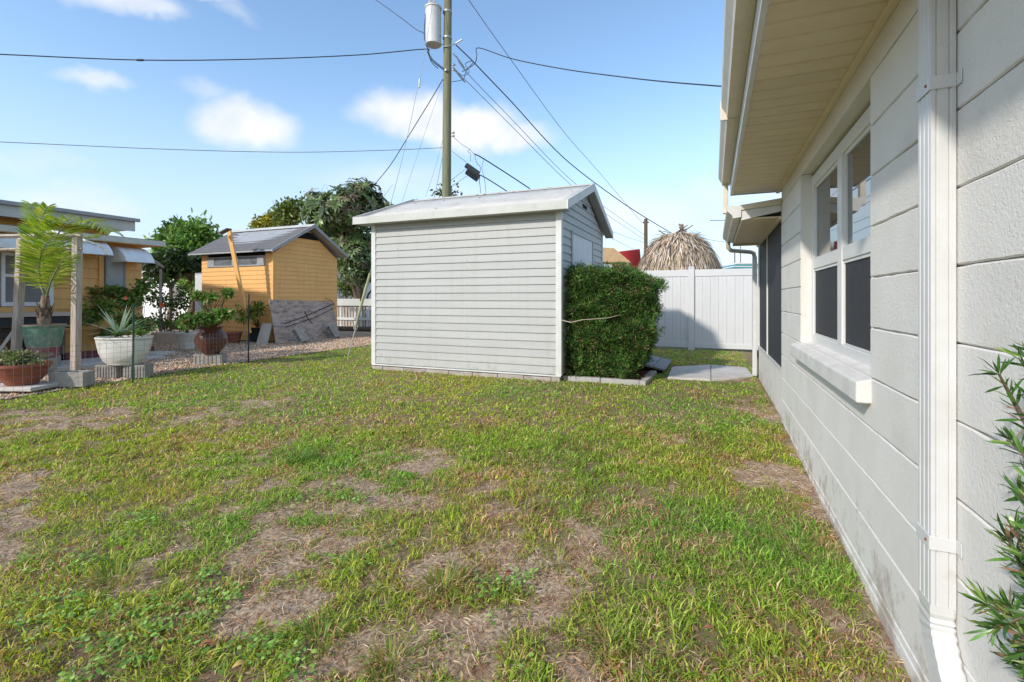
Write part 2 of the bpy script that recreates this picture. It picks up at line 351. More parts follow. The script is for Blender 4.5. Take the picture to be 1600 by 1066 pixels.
# ground: bare sandy soil, dark crumbs, straw colour where thatch lies
m = bpy.data.materials.new('yard_soil'); m.use_nodes = True; t = m.node_tree; n_ = t.nodes; l_ = t.links; p_ = n_['Principled BSDF']
p_.inputs['Roughness'].default_value = .95; p_.inputs['Specular IOR Level'].default_value = .1
a_ = n_.new('ShaderNodeAttribute'); a_.attribute_name = 'Col'
tcn = n_.new('ShaderNodeTexCoord')
def nn(sc, lo, hi, det=8, ro=.65):
    z = n_.new('ShaderNodeTexNoise'); z.inputs['Scale'].default_value = sc; z.inputs['Detail'].default_value = det; z.inputs['Roughness'].default_value = ro; l_.new(tcn.outputs['Object'], z.inputs['Vector'])
    r_ = n_.new('ShaderNodeMapRange'); l_.new(z.outputs['Fac'], r_.inputs['Value']); r_.inputs['From Min'].default_value = lo; r_.inputs['From Max'].default_value = hi; return r_.outputs[0], z.outputs['Fac']
def mx(f, A, B, bt='MIX'):
    x = n_.new('ShaderNodeMix'); x.data_type = 'RGBA'; x.blend_type = bt
    l_.new(f, x.inputs['Factor']) if not isinstance(f, float) else setattr(x.inputs['Factor'], 'default_value', f)
    for s_, q in (('A', A), ('B', B)):
        if isinstance(q, tuple): x.inputs[s_].default_value = (*q, 1)
        else: l_.new(q, x.inputs[s_])
    return x.outputs['Result']
cur = mx(nn(55, .42, .62)[0], a_.outputs['Color'], (.22, .145, .10))
cur = mx(nn(170, .58, .70)[0], cur, (.58, .46, .35))
cur = mx(nn(23, .56, .70)[0], cur, (.19, .115, .075))
cur = mx(nn(6, .52, .66)[0], cur, (.30, .175, .11))
l_.new(cur, p_.inputs['Base Color'])
bn = n_.new('ShaderNodeBump'); bn.inputs['Strength'].default_value = .55; bn.inputs['Distance'].default_value = .010
l_.new(nn(140, 0, 1, 10, .8)[1], bn.inputs['Height']); l_.new(bn.outputs[0], p_.inputs['Normal'])
M['soil'] = m
M['gravel'] = mat('gravel_chips', (.66, .48, .34), .95, (.24, .16, .11), 30, bump=1, bscale=45, dirt=((.55, .44, .34), 55, .55, .65, .8))
M['farground'] = mat('far_ground', (.13, .14, .06), .95, (.20, .16, .10), .6, bump=.3, bscale=5)

# ------------------------------------------------------------------ ground maps (bare and lush patches, in metres)
def patch(lst):
    out = []
    for (px, py, rx, ry, s) in lst:
        c = gp(px, py, .03); F = F_PX * 1.19 / (py - HOR)
        F2 = F_PX * 1.19 / (max(py - ry, HOR + 40) - HOR); F3 = F_PX * 1.19 / (py + ry - HOR)
        out.append((c.x, c.y, rx / F_PX * F, abs(F2 - F3) / 2, s))
    return out
BARE = patch([(60,845,140,24,.9),(250,835,90,20,.7),(370,850,120,24,.75),(430,790,110,26,.7),(560,775,110,18,.6),(660,730,60,14,.7),(800,757,50,10,.7),
  (420,930,80,34,.9),(700,968,130,34,.95),(620,1000,80,22,.8),(890,1045,60,22,.95),(860,930,60,26,.7),(470,880,60,22,.6),(870,860,50,22,.7),(60,652,90,9,.8),(215,636,50,8,.8),
  (1200,745,55,16,.8),(1205,655,24,30,.8),(1225,700,20,22,.8),(1080,660,30,6,.5),(240,1000,120,16,.6),(110,1050,100,16,.6),(700,1050,60,14,.4),(1000,690,60,10,.4),(560,890,70,24,.5),
  (950,1010,60,24,.6),(900,690,60,8,.3),(760,1040,60,16,.3),(1290,800,14,40,.7),(1180,620,12,20,.8)])
LUSH = patch([(760,600,240,14,.9),(300,610,160,10,.6),(480,590,110,16,.9),(1000,610,120,12,.6),(1160,672,70,9,1),(190,822,50,14,.9),(540,868,45,20,.9),(470,712,55,14,1),(230,760,80,18,.6),
  (110,630,70,9,.9),(730,815,120,26,.4),(1150,850,120,60,.5),(1250,980,110,60,.55),(560,640,200,14,.4),(950,800,60,20,.5),(300,580,120,8,.5),(150,700,120,14,.4),(980,730,90,14,.3),(780,680,130,12,.4)])
def blobs(x, y, lst):
    t = np.zeros_like(x)
    wx = (fbm(x, y, 5, 3) - .5) * .5; wy = (fbm(x + 9, y + 4, 5, 3) - .5) * .5
    rot = ((x * CS + y * SN), (-x * SN + y * CS))
    for (cx, cy, a, b, s) in lst:
        dx = rot[0] - (cx * CS + cy * SN) + wx; dy = rot[1] - (-cx * SN + cy * CS) + wy
        t = np.maximum(t, s * np.exp(-((dx / a)**2 + (dy / b)**2) * .9))
    return t
def veg(x, y):
    x = np.asarray(x, float); y = np.asarray(y, float)
    n1 = fbm(x, y, 1.5, 4); n2 = fbm(x + 40, y + 11, 5.5, 4)
    far = sstep((y - 2.0) / 4)
    v = .70 + .34 * far + (n1 - .5) * 1.2 + (n2 - .5) * 1.9 + .6 * blobs(x, y, LUSH) - .72 * blobs(x, y, BARE)
    v = v - .35 * np.clip(1 - (.57 - x) / .09, 0, 1) * (x < .6)
    return np.clip(v, 0, 1)

# yard sheet
def sheet(name, xs, ys, m, zoff=0, colf=None, relief=0, kind='structure', hf=gh):
    X, Y = np.meshgrid(xs, ys); Z = hf(X, Y) + zoff
    if relief: Z = Z + (fbm(X, Y, 9, 4) - .5) * relief
    V = np.stack([X.ravel(), Y.ravel(), Z.ravel()], 1); nx = len(xs)
    i = np.arange((len(ys)-1) * (nx-1)); a = (i // (nx-1)) * nx + i % (nx-1)
    o = npmesh(name, V, np.stack([a, a+1, a+nx+1, a+nx], 1), None, m, colf(V[:, 0], V[:, 1]) if colf else None, smooth=True)
    tag(o, kind=kind); return o
def soilcol(x, y):
    v = veg(x, y)[:, None]; n = fbm(x, y, 3, 4)[:, None]
    soil = np.array([.60, .475, .34]); soil2 = np.array([.45, .33, .225]); th = np.array([.19, .19, .07])
    c = soil * n + soil2 * (1 - n); k = sstep((v - .25) / .4)
    return c * (1-k) + th * k
xs = np.concatenate([np.arange(-8.2, -3, .1), np.arange(-3, .75, .035)]); ys = np.concatenate([np.arange(-1.5, 5, .035), np.arange(5, 14, .1)])
sheet('ground', xs, ys, M['soil'], 0, soilcol, .03)
g = MB(); g.add([(-600,-300,-.06),(600,-300,-.06),(600,900,-.06),(-600,900,-.06)], [(0,1,2,3)]); tag(g.build('terrain', M['farground']), kind='structure')
sheet('gravel_bed', np.array([-34, -20, -14, -10, -8.6, -8.2, -7.95, -7.72]), np.concatenate([np.arange(-2, 12, .5), np.array([14, 20, 40])]), M['gravel'], .012)
sheet('back_lot', np.array([-7.9, -4, 0, 8, 30]), np.array([11.6, 16, 24, 60]), M['farground'], -.01)

# ------------------------------------------------------------------ house on the right
XW = .586
house = thing('house', 'white painted block house with cream soffit, gutter and downspout filling the right side', 'house', (XW, 3, 0))
C0 = .087; CH = .2032
joints = [C0 + CH * k for k in range(-1, 12)]
WY0, WY1, WZ0, WZ1 = 2.36, 4.06, .90, 2.10
JG = .0022
def course(y0, y1, z0, z1):
    b = MB(); n = max(2, int((y1 - y0) / .06)); pr = []
    rs = random.Random(int(z0 * 1000 + y0 * 77))
    e0 = 0; e1 = 0
    ring = []
    for i in range(n + 1):
        y = y0 + (y1 - y0) * i / n
        e0 = rs.uniform(-.0016, .0016); e1 = rs.uniform(-.0016, .0016)
        zb, zt = z0 + JG + e0, z1 - JG + e1
        ring += [(XW + .03, y, zb), (XW + .004, y, zb), (XW, y, zb + .004), (XW, y, zt - .004), (XW + .004, y, zt), (XW + .03, y, zt)]
    fs = [(6*i+k, 6*i+k+1, 6*i+k+7, 6*i+k+6) for i in range(n) for k in range(5)] + [(5,4,3,2,1,0), tuple(6*n+k for k in range(6))]
    b.add(ring, [f[::-1] for f in fs]); return b
YE = 5.14
for k in range(len(joints) - 1):
    z0, z1 = joints[k], joints[k+1]
    if z1 > WZ1 + .03: break
    if z0 >= WZ0 - .01:
        course(-1.6, WY0, z0, z1).build('block_course', M['block'], house)
        course(WY1, YE, z0, z1).build('block_course', M['block'], house)
    else: course(-1.6, YE, z0, z1).build('block_course', M['block'], house)
ztop = z0 if z1 > WZ1 + .03 else z1
b = MB(); b.box((XW + .001, -1.6, ztop + .004), (XW + .18, YE, 2.27)); b.build('lintel_beam', M['block'], house, bevel=.004)
b = MB(); b.box((XW + .012, -1.6, -.15), (XW + .2, WY0 - .001, ztop)); b.box((XW + .012, WY1 + .001, -.15), (XW + .2, YE - .005, ztop))
b.box((XW + .012, WY0 - .001, -.15), (XW + .2, WY1 + .001, WZ0)); b.build('mortar', M['mortar'], house)
# jamb faces of the opening
b = MB(); b.box((XW + .003, WY1 - .004, WZ0), (XW + .075, WY1 + .012, WZ1 + .02)); b.build('window_reveal', M['block'], house)
b = MB(); b.box((XW + .003, WY0 - .012, WZ0), (XW + .075, WY0 + .004, WZ1 + .02)); b.build('window_reveal', M['block'], house)
# house body & gable end
b = MB(); b.box((XW + .2, -1.6, -.15), (6.6, YE, 2.26)); b.build('house_body', M['block'], house)
# ragged paint-worn footing strip
b = MB(); b.box((XW - .004, -1.6, -.2), (XW + .02, YE + 2.8, .055)); b.build('footing', M['block'], house, bevel=.006)
# sill
b = MB(); S0, S1 = WY0 - .012, WY1 + .10
b.prism([Vector((XW - .052, S0, .795)), Vector((XW + .08, S0, .795)), Vector((XW + .08, S0, .915)), Vector((XW - .052, S0, .882))], (0, S1 - S0, 0))
b.build('window_sill', M['sill'], house, bevel=.008)
# window
XF = XW + .068
win = MB(); fw = .055; ym = (WY0 + WY1) / 2; zr = 1.47
win.box((XF, WY0 + .004, WZ0 + .01), (XF + .05, WY0 + fw, WZ1)); win.box((XF, WY1 - fw, WZ0 + .01), (XF + .05, WY1 - .004, WZ1))
win.box((XF + .001, WY0 + fw, WZ1 - .075), (XF + .05, WY1 - fw, WZ1)); win.box((XF + .001, WY0 + fw, WZ0 + .01), (XF + .05, WY1 - fw, WZ0 + .065))
win.box((XF - .002, ym - .05, WZ0 + .065), (XF + .05, ym + .05, WZ1 - .075))
wf = win.build('window', M['trimwhite'], house, bevel=.004)
wf['_off'] = tuple(house.location)
for (a, b_) in ((WY0 + fw, ym - .05), (ym + .05, WY1 - fw)):
    q = MB(); q.box((XF + .002, a, zr - .038), (XF + .045, b_, zr + .038)); q.build('meeting_rail', M['trimwhite'], wf, bevel=.003)
    q = MB(); q.box((XF + .012, a, zr + .038), (XF + .045, a + .016, WZ1 - .075)); q.box((XF + .012, b_ - .016, zr + .038), (XF + .045, b_, WZ1 - .075))
    q.box((XF + .013, a + .016, WZ1 - .095), (XF + .045, b_ - .016, WZ1 - .075)); q.build('upper_sash', M['trimwhite'], wf, bevel=.002)
    q = MB(); q.box((XF + .024, a + .014, zr + .036), (XF + .03, b_ - .014, WZ1 - .094)); q.build('glass_pane', M['glass'], wf)
    q = MB(); q.box((XF + .034, a + .002, WZ0 + .066), (XF + .04, b_ - .002, zr - .038)); q.build('glass_pane', M['glass'], wf)
    q = MB(); q.box((XF + .014, a + .010, WZ0 + .072), (XF + .018, b_ - .010, zr - .052)); q.build('insect_screen', M['screen'], wf)
    q = MB()
    for (c0, c1, d0, d1) in ((a + .001, a + .012, WZ0 + .066, zr - .039), (b_ - .012, b_ - .001, WZ0 + .066, zr - .039), (a + .012, b_ - .012, WZ0 + .0665, WZ0 + .078), (a + .012, b_ - .012, zr - .055, zr - .0395)):
        q.box((XF + .008, c0, d0), (XF + .02, c1, d1))
    q.build('screen_frame', M['trimwhite'], wf)
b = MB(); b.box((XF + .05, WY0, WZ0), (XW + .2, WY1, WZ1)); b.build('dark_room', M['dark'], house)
# soffit planks
XO = .165; ZS = 2.25; SE = 5.27; PW = .1285
y = -1.3
while y < SE - .02:
    y1 = min(y + PW, SE)
    b = MB()
    b.prism([Vector((XO + .012, y, ZS + .006)), Vector((XO + .012, y + .006, ZS)), Vector((XO + .012, y1 - .012, ZS)), Vector((XO + .012, y1 - .008, ZS + .008)), Vector((XO + .012, y1 - .0005, ZS + .008)), Vector((XO + .012, y1 - .0005, ZS + .014)), Vector((XO + .012, y, ZS + .014))], (XW - .03 - XO - .012, 0, 0))
    b.build('soffit_plank', M['soffit'], house); y = y1
b = MB(); b.box((XW - .032, -1.3, ZS - .016), (XW + .001, SE, ZS + .02)); b.build('soffit_trim', M['soffit'], house, bevel=.003)
b = MB(); b.box((XO - .012, -1.3, ZS - .008), (XO + .012, SE, ZS + .22)); b.build('fascia', M['alum'], house, bevel=.003)
# K-style gutter
GZ = 2.362
prof = [(XO - .013, GZ + .115), (XO - .013, GZ), (XO - .085, GZ), (XO - .092, GZ + .03), (XO - .118, GZ + .075), (XO - .122, GZ + .118), (XO - .112, GZ + .118), (XO - .108, GZ + .08), (XO - .083, GZ + .035), (XO - .078, GZ + .008), (XO - .02, GZ + .008), (XO - .02, GZ + .115)]
b = MB(); b.prism([Vector((x, -1.3, z)) for x, z in prof], (0, SE + .06 + 1.3, 0)); b.build('gutter', M['cream'], house, bevel=.002)
b = MB(); b.prism([Vector((x, SE + .061, z)) for x, z in (prof[:6])], (0, .006, 0)); b.build('gutter_end_cap', M['alum'], house)
b = MB(); b.box((XO - .126, 3.35, GZ - .004), (XO - .012, 3.372, GZ + .12)); b.build('gutter_joint', M['cream'], house)
# main roof
b = MB(); b.prism([Vector((XO - .04, -1.3, 2.49)), Vector((3.6, -1.3, 3.25)), Vector((7, -1.3, 2.5)), Vector((7, -1.3, 2.44)), Vector((3.6, -1.3, 3.15)), Vector((XO - .04, -1.3, 2.475))], (0, SE + 1.3, 0)); b.build('roof', M['shingle'], house)
b = MB(); b.prism([Vector((XW + .19, SE - .06, 2.26)), Vector((6.6, SE - .06, 2.26)), Vector((3.6, SE - .06, 3.1)), Vector((XW + .19, SE - .06, 2.5))], (0, .02, 0)); b.build('gable_end', M['block'], house)
b = MB(); b.box((XO + .01, SE - .008, ZS - .004), (XW + .2, SE + .006, ZS + .2)); b.build('soffit_end_cap', M['cream'], house)
# offset downspout from main gutter to lower gutter
b = MB(); b.box((.085, 5.245, 2.07), (.135, 5.305, GZ + .002)); b.build('short_downspout', M['cream'], house, bevel=.006)
# downspout beside the window
DX0, DX1, DY0, DY1 = .530, .583, 1.604, 1.688
def ribbed(b, z0, z1):
    n = 4; pts = []
    def edge(p, q, nr):
        out = []
        for i in range(nr):
            for tt, dd in ((i / nr, 0), ((i + .36) / nr, 0), ((i + .5) / nr, .004), ((i + .64) / nr, 0)):
                out.append((tt, dd))
        return out
    # near side
    for tt, dd in edge(0, 1, 2): pts.append((DX1 - (DX1 - DX0) * tt, DY0 + dd))
    for tt, dd in edge(0, 1, 3): pts.append((DX0 + dd, DY0 + (DY1 - DY0) * tt))
    pts += [(DX0, DY1), (DX1, DY1)]
    b.prism([Vector((x, y, z0)) for x, y in pts][::-1], (0, 0, z1 - z0))
b = MB(); ribbed(b, .40, 2.20); ds = b.build('downspout', M['alum'], house); ds['_off'] = tuple(house.location)
# top offset towards the gutter
b = MB(); b.tube([(.557, 1.645, 2.17), (.55, 1.645, 2.215), (.40, 1.645, 2.235), (.2, 1.645, 2.24), (.12, 1.645, 2.26), (.10, 1.645, 2.37)], .034, 8); b.build('upper_elbow', M['alum'], ds, smooth=True)
# lower elbow, crimped, kicking out towards the camera along the wall
b = MB(); ring = []; path = []
K = 26
for i in range(K + 1):
    t_ = i / K; z = .41 - .30 * t_ + (.0 if t_ < .6 else -.0); yy = 1.646 - .21 * max(0, (t_ - .18) / .82)**1.5
    crimp = 1 + (.045 * math.cos(i * math.pi) if .1 < t_ < .55 else 0)
    path.append((yy, z, crimp * (1.04 if t_ < .08 else 1)))
for i, (yy, z, s) in enumerate(path):
    j = min(i + 1, K); k = max(i - 1, 0); ty, tz = path[j][0] - path[k][0], path[j][1] - path[k][1]; ln = math.hypot(ty, tz); ny, nz_ = -tz / ln, ty / ln
    hw, hx = .042 * s, .0265 * s; cx = (DX0 + DX1) / 2
    for (u, v) in ((-1, -.8), (-.9, -1), (.9, -1), (1, -.8), (1, .8), (.9, 1), (-.9, 1), (-1, .8)):
        ring.append((cx + v * hx, yy + u * hw * ny, z + u * hw * nz_))
fs = [(8*i+k, 8*i+(k+1) % 8, 8*i+8+(k+1) % 8, 8*i+8+k) for i in range(K) for k in range(8)] + [tuple(range(8))]
b.add(ring, fs); b.build('lower_elbow', M['alum'], ds)
for zz in (1.79, .575):
    b = MB(); e = .004
    b.box((DX0 - e, DY0 - e, zz - .018), (DX1, DY0 - .0005, zz + .018)); b.box((DX0 - e, DY0 - .0005, zz - .018), (DX0 - .0005, DY1 + e, zz + .018)); b.box((DX0 - .0005, DY1 + .0005, zz - .018), (DX1 + .0, DY1 + e, zz + .018))
    b.box((XW - .004, DY0 - .03, zz - .018), (XW - .001, DY0 - e, zz + .018)); b.box((XW - .004, DY1 + e, zz - .018), (XW - .001, DY1 + .02, zz + .018))
    b.build('strap', M['alum'], ds, bevel=.0015)
    b = MB(); b.lathe([(.0045, 0), (.003, .003)], (0, 0, 0), 8); b.v = [(DX0 - e - p[2], DY0 + .018 + p[0], zz + p[1]) for p in b.v]; b.build('screw', M['rust'], ds)
# ---- screen room (lower wing of the same house)
SR0, SR1 = YE + .005, 7.80; XS = XW + .012; LZ = 1.985
b = MB(); b.box((XS, SR0, -.15), (XS + .12, SR1, .535)); b.build('knee_wall', M['block'], house)
b = MB(); b.box((XS - .012, SR0, .535), (XS + .06, SR1, .552)); b.build('screen_sill', M['trimwhite'], house)
dv = 6.60
for (a, c) in ((SR0 + .01, dv - .014), (dv + .014, SR1 - .05)):
    b = MB(); b.box((XS + .01, a, .552), (XS + .018, c, LZ)); b.build('screen_panel', M['screen'], house)
for (a, c) in ((dv - .014, dv + .014), (SR1 - .05, SR1)):
    b = MB(); b.box((XS - .004, a, .552), (XS + .05, c, LZ)); b.build('screen_post', M['trimwhite'], house)
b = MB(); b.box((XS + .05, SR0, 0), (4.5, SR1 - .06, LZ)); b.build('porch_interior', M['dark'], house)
b = MB(); b.box((XS, SR1 - .06, -.1), (4.5, SR1 + .0, LZ)); b.build('porch_end_wall', M['block'], house)
LX = .245
b = MB(); yy = SR0 + .0
while yy < 7.35:
    y1 = min(yy + .15, 7.40); b = MB(); b.box((LX + .012, yy + .003, LZ), (XS - .002, y1, LZ + .012)); b.build('lower_soffit_plank', M['soffit'], house); yy = y1
b = MB(); b.box((XS - .03, SR0, LZ - .02), (XS - .001, SR1, LZ)); b.build('lower_soffit_trim', M['cream'], house)
b = MB(); b.prism([Vector((LX, SR0 - .02, LZ - .01)), Vector((XW - .002, SR0 - .02, LZ + .055)), Vector((XW - .002, SR0 - .02, LZ + .115)), Vector((LX, SR0 - .02, LZ + .085))], (0, .02, 0)); b.build('rake_fascia', M['alum'], house)
b = MB(); b.prism([Vector((LX, SR0 - .035, LZ + .087)), Vector((XW - .002, SR0 - .035, LZ + .117)), Vector((XW - .002, SR0 - .035, LZ + .175)), Vector((LX, SR0 - .035, LZ + .135))], (0, .035, 0)); b.build('drip_edge', M['cream'], house)
b = MB(); b.box((LX, SR0, LZ - .01), (LX + .011, 7.4, LZ + .13)); b.build('lower_fascia', M['alum'], house)
b = MB(); b.box((LX, 7.4, LZ - .03), (XS, 7.43, LZ + .13)); b.build('lower_end_fascia', M['cream'], house)
lp = [(LX - .001, LZ + .13), (LX - .001, LZ + .02), (LX - .07, LZ + .01), (LX - .08, LZ + .04), (LX - .125, LZ + .085), (LX - .13, LZ + .135), (LX - .12, LZ + .135), (LX - .115, LZ + .09), (LX - .075, LZ + .05), (LX - .066, LZ + .02), (LX - .01, LZ + .03), (LX - .01, LZ + .13)]
b = MB(); b.prism([Vector((x, SR0 - .03, z)) for x, z in lp], (0, 7.45 - SR0 + .03, 0)); b.build('lower_gutter', M['cream'], house, bevel=.002)
b = MB(); b.prism([Vector((x, SR0 - .036, z)) for x, z in lp[:6]], (0, .006, 0)); b.build('lower_gutter_end_cap', M['alum'], house)
b = MB(); b.prism([Vector((LX - .02, SR0, LZ + .14)), Vector((4.5, SR0, LZ + .24)), Vector((4.5, SR0, LZ + .21)), Vector((LX - .02, SR0, LZ + .125))], (0, 7.45 - SR0, 0)); b.build('lower_roof', M['roofw'], house)
b = MB(); b.tube([(LX - .06, 7.38, LZ + .02), (LX - .055, 7.40, LZ - .05), (LX - .02, 7.45, LZ - .085), (XS - .11, 7.75, LZ - .09), (XS - .06, 7.83, LZ - .10), (XS - .045, 7.86, LZ - .16)], .03, 10); b.build('lower_downspout_elbow', M['cream'], house, smooth=True)
b = MB(); b.box((XS - .075, 7.815, .1), (XS - .015, 7.90, LZ - .15)); b.build('corner_downspout', M['alum'], house, bevel=.006)

# ------------------------------------------------------------------ vinyl fence
YF = 11.5; FT = 1.87
fence = thing('vinyl_fence', 'tall white vinyl privacy fence closing the yard behind the hedge', 'fence', (-.5, YF, .08))
posts = [-2.9, -.46, 1.98]
for x in posts:
    b = MB(); b.box((x - .063, YF - .063, 0), (x + .063, YF + .063, FT + .035)); b.box((x - .072, YF - .072, FT + .035), (x + .072, YF + .072, FT + .05)); b.add([(x-.07,YF-.07,FT+.05),(x+.07,YF-.07,FT+.05),(x+.07,YF+.07,FT+.05),(x-.07,YF+.07,FT+.05),(x,YF,FT+.075)], [(0,1,4),(1,2,4),(2,3,4),(3,0,4)])
    b.build('post', M['fence'], fence, bevel=.004)
for a, c in ((posts[0], posts[1]), (posts[1], posts[2])):
    b = MB(); b.box((a + .064, YF - .028, FT - .15), (c - .064, YF + .028, FT)); b.build('top_rail', M['fence'], fence, bevel=.004)
    b = MB(); b.box((a + .064, YF - .028, .13), (c - .064, YF + .028, .24)); b.build('bottom_rail', M['fence'], fence, bevel=.004)
    n = 14; wd = (c - a - .128) / n
    for i in range(n):
        x0 = a + .064 + i * wd; b = MB()
        b.prism([Vector((x0 + .001, YF - .010, .24)), Vector((x0 + .004, YF - .014, .24)), Vector((x0 + wd*.5-.003, YF - .014, .24)), Vector((x0 + wd*.5, YF - .011, .24)), Vector((x0 + wd*.5+.003, YF - .014, .24)), Vector((x0 + wd - .004, YF - .014, .24)), Vector((x0 + wd - .001, YF - .010, .24)), Vector((x0 + wd - .001, YF + .012, .24)), Vector((x0 + .001, YF + .012, .24))][::-1], (0, 0, FT - .15 - .24))
        b.build('fence_board', M['fence'], fence)

# ------------------------------------------------------------------ lapped boards
def lap(A, B, C, D, nrm, lip=.017, top=.003, back=.012):
    """board between bottom edge A-B and top edge D-C; nrm = outward"""
    n = Vector(nrm); A, B, C, D = map(Vector, (A, B, C, D)); up = Vector((0, 0, 1))
    v = [A - n*back, B - n*back, B + n*lip, A + n*lip, A + n*lip + up*.010, B + n*lip + up*.010, C + n*top, D + n*top, C - n*back, D - n*back]
    b = MB(); b.add(v, [(0,1,2,3), (3,2,5,4), (4,5,6,7), (7,6,8,9), (9,8,1,0), (0,3,4,7,9), (1,8,6,5,2)]); return b

# grey shed
GX0, GX1, GY0, GY1 = -5.11, -1.947, 6.37, 9.03
shed = thing('grey_shed', 'grey clapboard garden shed with white gable roof in the middle of the yard', 'shed', ((GX0+GX1)/2, (GY0+GY1)/2, .08))
sb, st = .175, 2.44; nb = 20; ex = (st - sb) / nb
for i in range(nb):
    z0 = sb + ex * i; z1 = z0 + ex - .0015
    lap((GX0 + .03, GY0, z0), (GX1 - .03, GY0, z0), (GX1 - .03, GY0, z1), (GX0 + .03, GY0, z1), (0, -1, 0)).build('siding_board', M['siding'], shed)
    lap((GX0, GY1 - .03, z0), (GX0, GY0 + .03, z0), (GX0, GY0 + .03, z1), (GX0, GY1 - .03, z1), (-1, 0, 0)).build('siding_board', M['siding'], shed)
YM = 7.715; PZ = 3.03; SL = (PZ - 2.42) / (YM - GY0)
def half(z): return max(0, (PZ - .05 - z) / SL) if z > st - .04 else 99
DY0_, DY1_, DZ1 = 6.95, 8.22, 2.20
z0 = sb
while z0 < PZ - .10:
    z1 = min(z0 + ex - .0015, PZ - .06)
    ylo = lambda z: max(GY0 + .03, YM - half(z)); yhi = lambda z: min(GY1 - .03, YM + half(z))
    segs = [(0, 1)] if z0 >= DZ1 - .03 else [(0, 2), (3, 1)]
    for s in segs:
        a0, a1 = ylo(z0), ylo(z1); c0, c1 = yhi(z0), yhi(z1)
        if s[0] == 3: a0 = a1 = DY1_ + .06
        if s[1] == 2: c0 = c1 = DY0_ - .06
        lap((GX1, a0, z0), (GX1, c0, z0), (GX1, c1, z1), (GX1, a1, z1), (1, 0, 0)).build('siding_board', M['siding'], shed)
    z0 += ex
b = MB(); b.box((GX0 + .02, GY0 + .02, .16), (GX1 - .02, GY1 - .02, 2.44)); b.prism([Vector((GX0 + .02, GY0 + .05, 2.44)), Vector((GX0 + .02, GY1 - .05, 2.44)), Vector((GX0 + .02, YM, PZ - .07))], (GX1 - GX0 - .04, 0, 0)); b.build('shed_core', M['dark'], shed)
for (x, y, sx, sy) in ((GX0, GY0, -1, -1), (GX1, GY0, 1, -1), (GX1, GY1, 1, 1)):
    b = MB(); b.box((min(x, x - sx*.055) - (.0), y + sy*.024 if sy < 0 else y, sb - .012), (max(x, x - sx*.055), y if sy < 0 else y + sy*.024, st)); 
    b.box((x if sx > 0 else x - .024, min(y + sy*.024, y - sy*.055), sb - .012), (x + .024 if sx > 0 else x, max(y + sy*.024, y - sy*.055), st))
    b.build('corner_trim', M['shedtrim'], shed)
b = MB(); b.box((GX0 - .015, GY0 - .03, sb - .028), (GX1 + .015, GY0 + .02, sb - .008)); b.build('base_flashing', M['shedtrim'], shed)
b = MB(); b.box((GX0 + .03, GY0 + .02, .08), (GX1 - .02, GY1, .16)); b.build('floor_joist', M['dark'], shed)
# door in the gable wall
b = MB(); b.box((GX1 - .01, DY0_, .17), (GX1 + .012, DY1_, DZ1)); b.build('door', mat('pale_door', (.66, .66, .67), .5, (.6, .6, .61), 4), shed)
b = MB()
for q in ((DY0_ - .055, DY0_, .17, DZ1 + .05), (DY1_, DY1_ + .055, .17, DZ1 + .05)): b.box((GX1 - .01, q[0], q[2]), (GX1 + .026, q[1], q[3]))
b.box((GX1 - .01, DY0_, DZ1), (GX1 + .028, DY1_, DZ1 + .05)); b.build('door_frame', M['siding'], shed)
b = MB(); b.box((GX1 + .002, YM - .16, 2.68), (GX1 + .02, YM + .10, 2.74)); vt = b.build('gable_vent', M['dark'], shed)
# roof
EZ, EY0, EY1, RX0, RX1, RZ = 2.46, 6.19, 9.30, -5.34, -1.80, 3.08
slope = lambda y: RZ - abs(y - YM) * (RZ - 2.52) / (YM - EY0)
for (ya, yb) in ((EY0, YM), (YM, EY1)):
    za, zb = (2.52, RZ) if ya == EY0 else (RZ, 2.47)
    b = MB(); n = 14
    vs = []
    for i in range(29):
        x = RX0 + (RX1 - RX0) * i / 28; dz = .006 * math.sin(i * 1.9) 
        vs += [(x, ya, za + dz), (x, (ya*2+yb)/3, (za*2+zb)/3 + dz*1.4 + .004*math.cos(i*2.3)), (x, (ya+yb*2)/3, (za+zb*2)/3 + dz*.6), (x, yb, zb)]
    b.add(vs, [(4*i+k, 4*i+4+k, 4*i+5+k, 4*i+1+k) for i in range(28) for k in range(3)])
    o = b.build('roof_panel', M['roofw'], shed, smooth=True); so_ = o.modifiers.new('thick', 'SOLIDIFY'); so_.thickness = .03; so_.offset = -1
b = MB(); b.box((RX0, EY0 - .022, 2.415), (RX1, EY0 - .001, 2.53)); b.build('front_fascia', M['fasciaw'], shed, bevel=.004)
b = MB(); b.box((RX0 + .01, EY0, 2.418), (RX1 - .01, GY0 + .02, 2.43)); b.build('eave_soffit', M['siding'], shed)
for x, nm in ((RX1, 'rake_board'), (RX0 - .022, 'rake_board')):
    b = MB(); b.prism([Vector((x, EY0 - .022, 2.415)), Vector((x, EY0 - .022, 2.535)), Vector((x, YM, RZ + .012)), Vector((x, EY1, 2.485)), Vector((x, EY1, 2.375)), Vector((x, YM, RZ - .115))], (.022, 0, 0))
    b.build(nm, M['shedtrim'], shed)
for (ya, za, yb, zb) in ((EY0, 2.43, YM, RZ - .10), (YM, RZ - .10, EY1, 2.385)):
    b = MB(); b.prism([Vector((GX1 + .02, ya, za)), Vector((GX1 + .02, yb, zb)), Vector((GX1 + .02, yb, zb + .015)), Vector((GX1 + .02, ya, za + .015))], (RX1 - GX1 - .022, 0, 0)); b.build('rake_soffit', M['siding'], shed)
b = MB(); b.prism([Vector((RX0 - .02, YM - .13, RZ - .030)), Vector((RX0 - .02, YM, RZ + .014)), Vector((RX0 - .02, YM + .13, RZ - .036)), Vector((RX0 - .02, YM + .13, RZ - .044)), Vector((RX0 - .02, YM - .13, RZ - .040))], (RX1 - RX0 + .03, 0, 0)); b.build('ridge_cap', M['roofw'], shed)
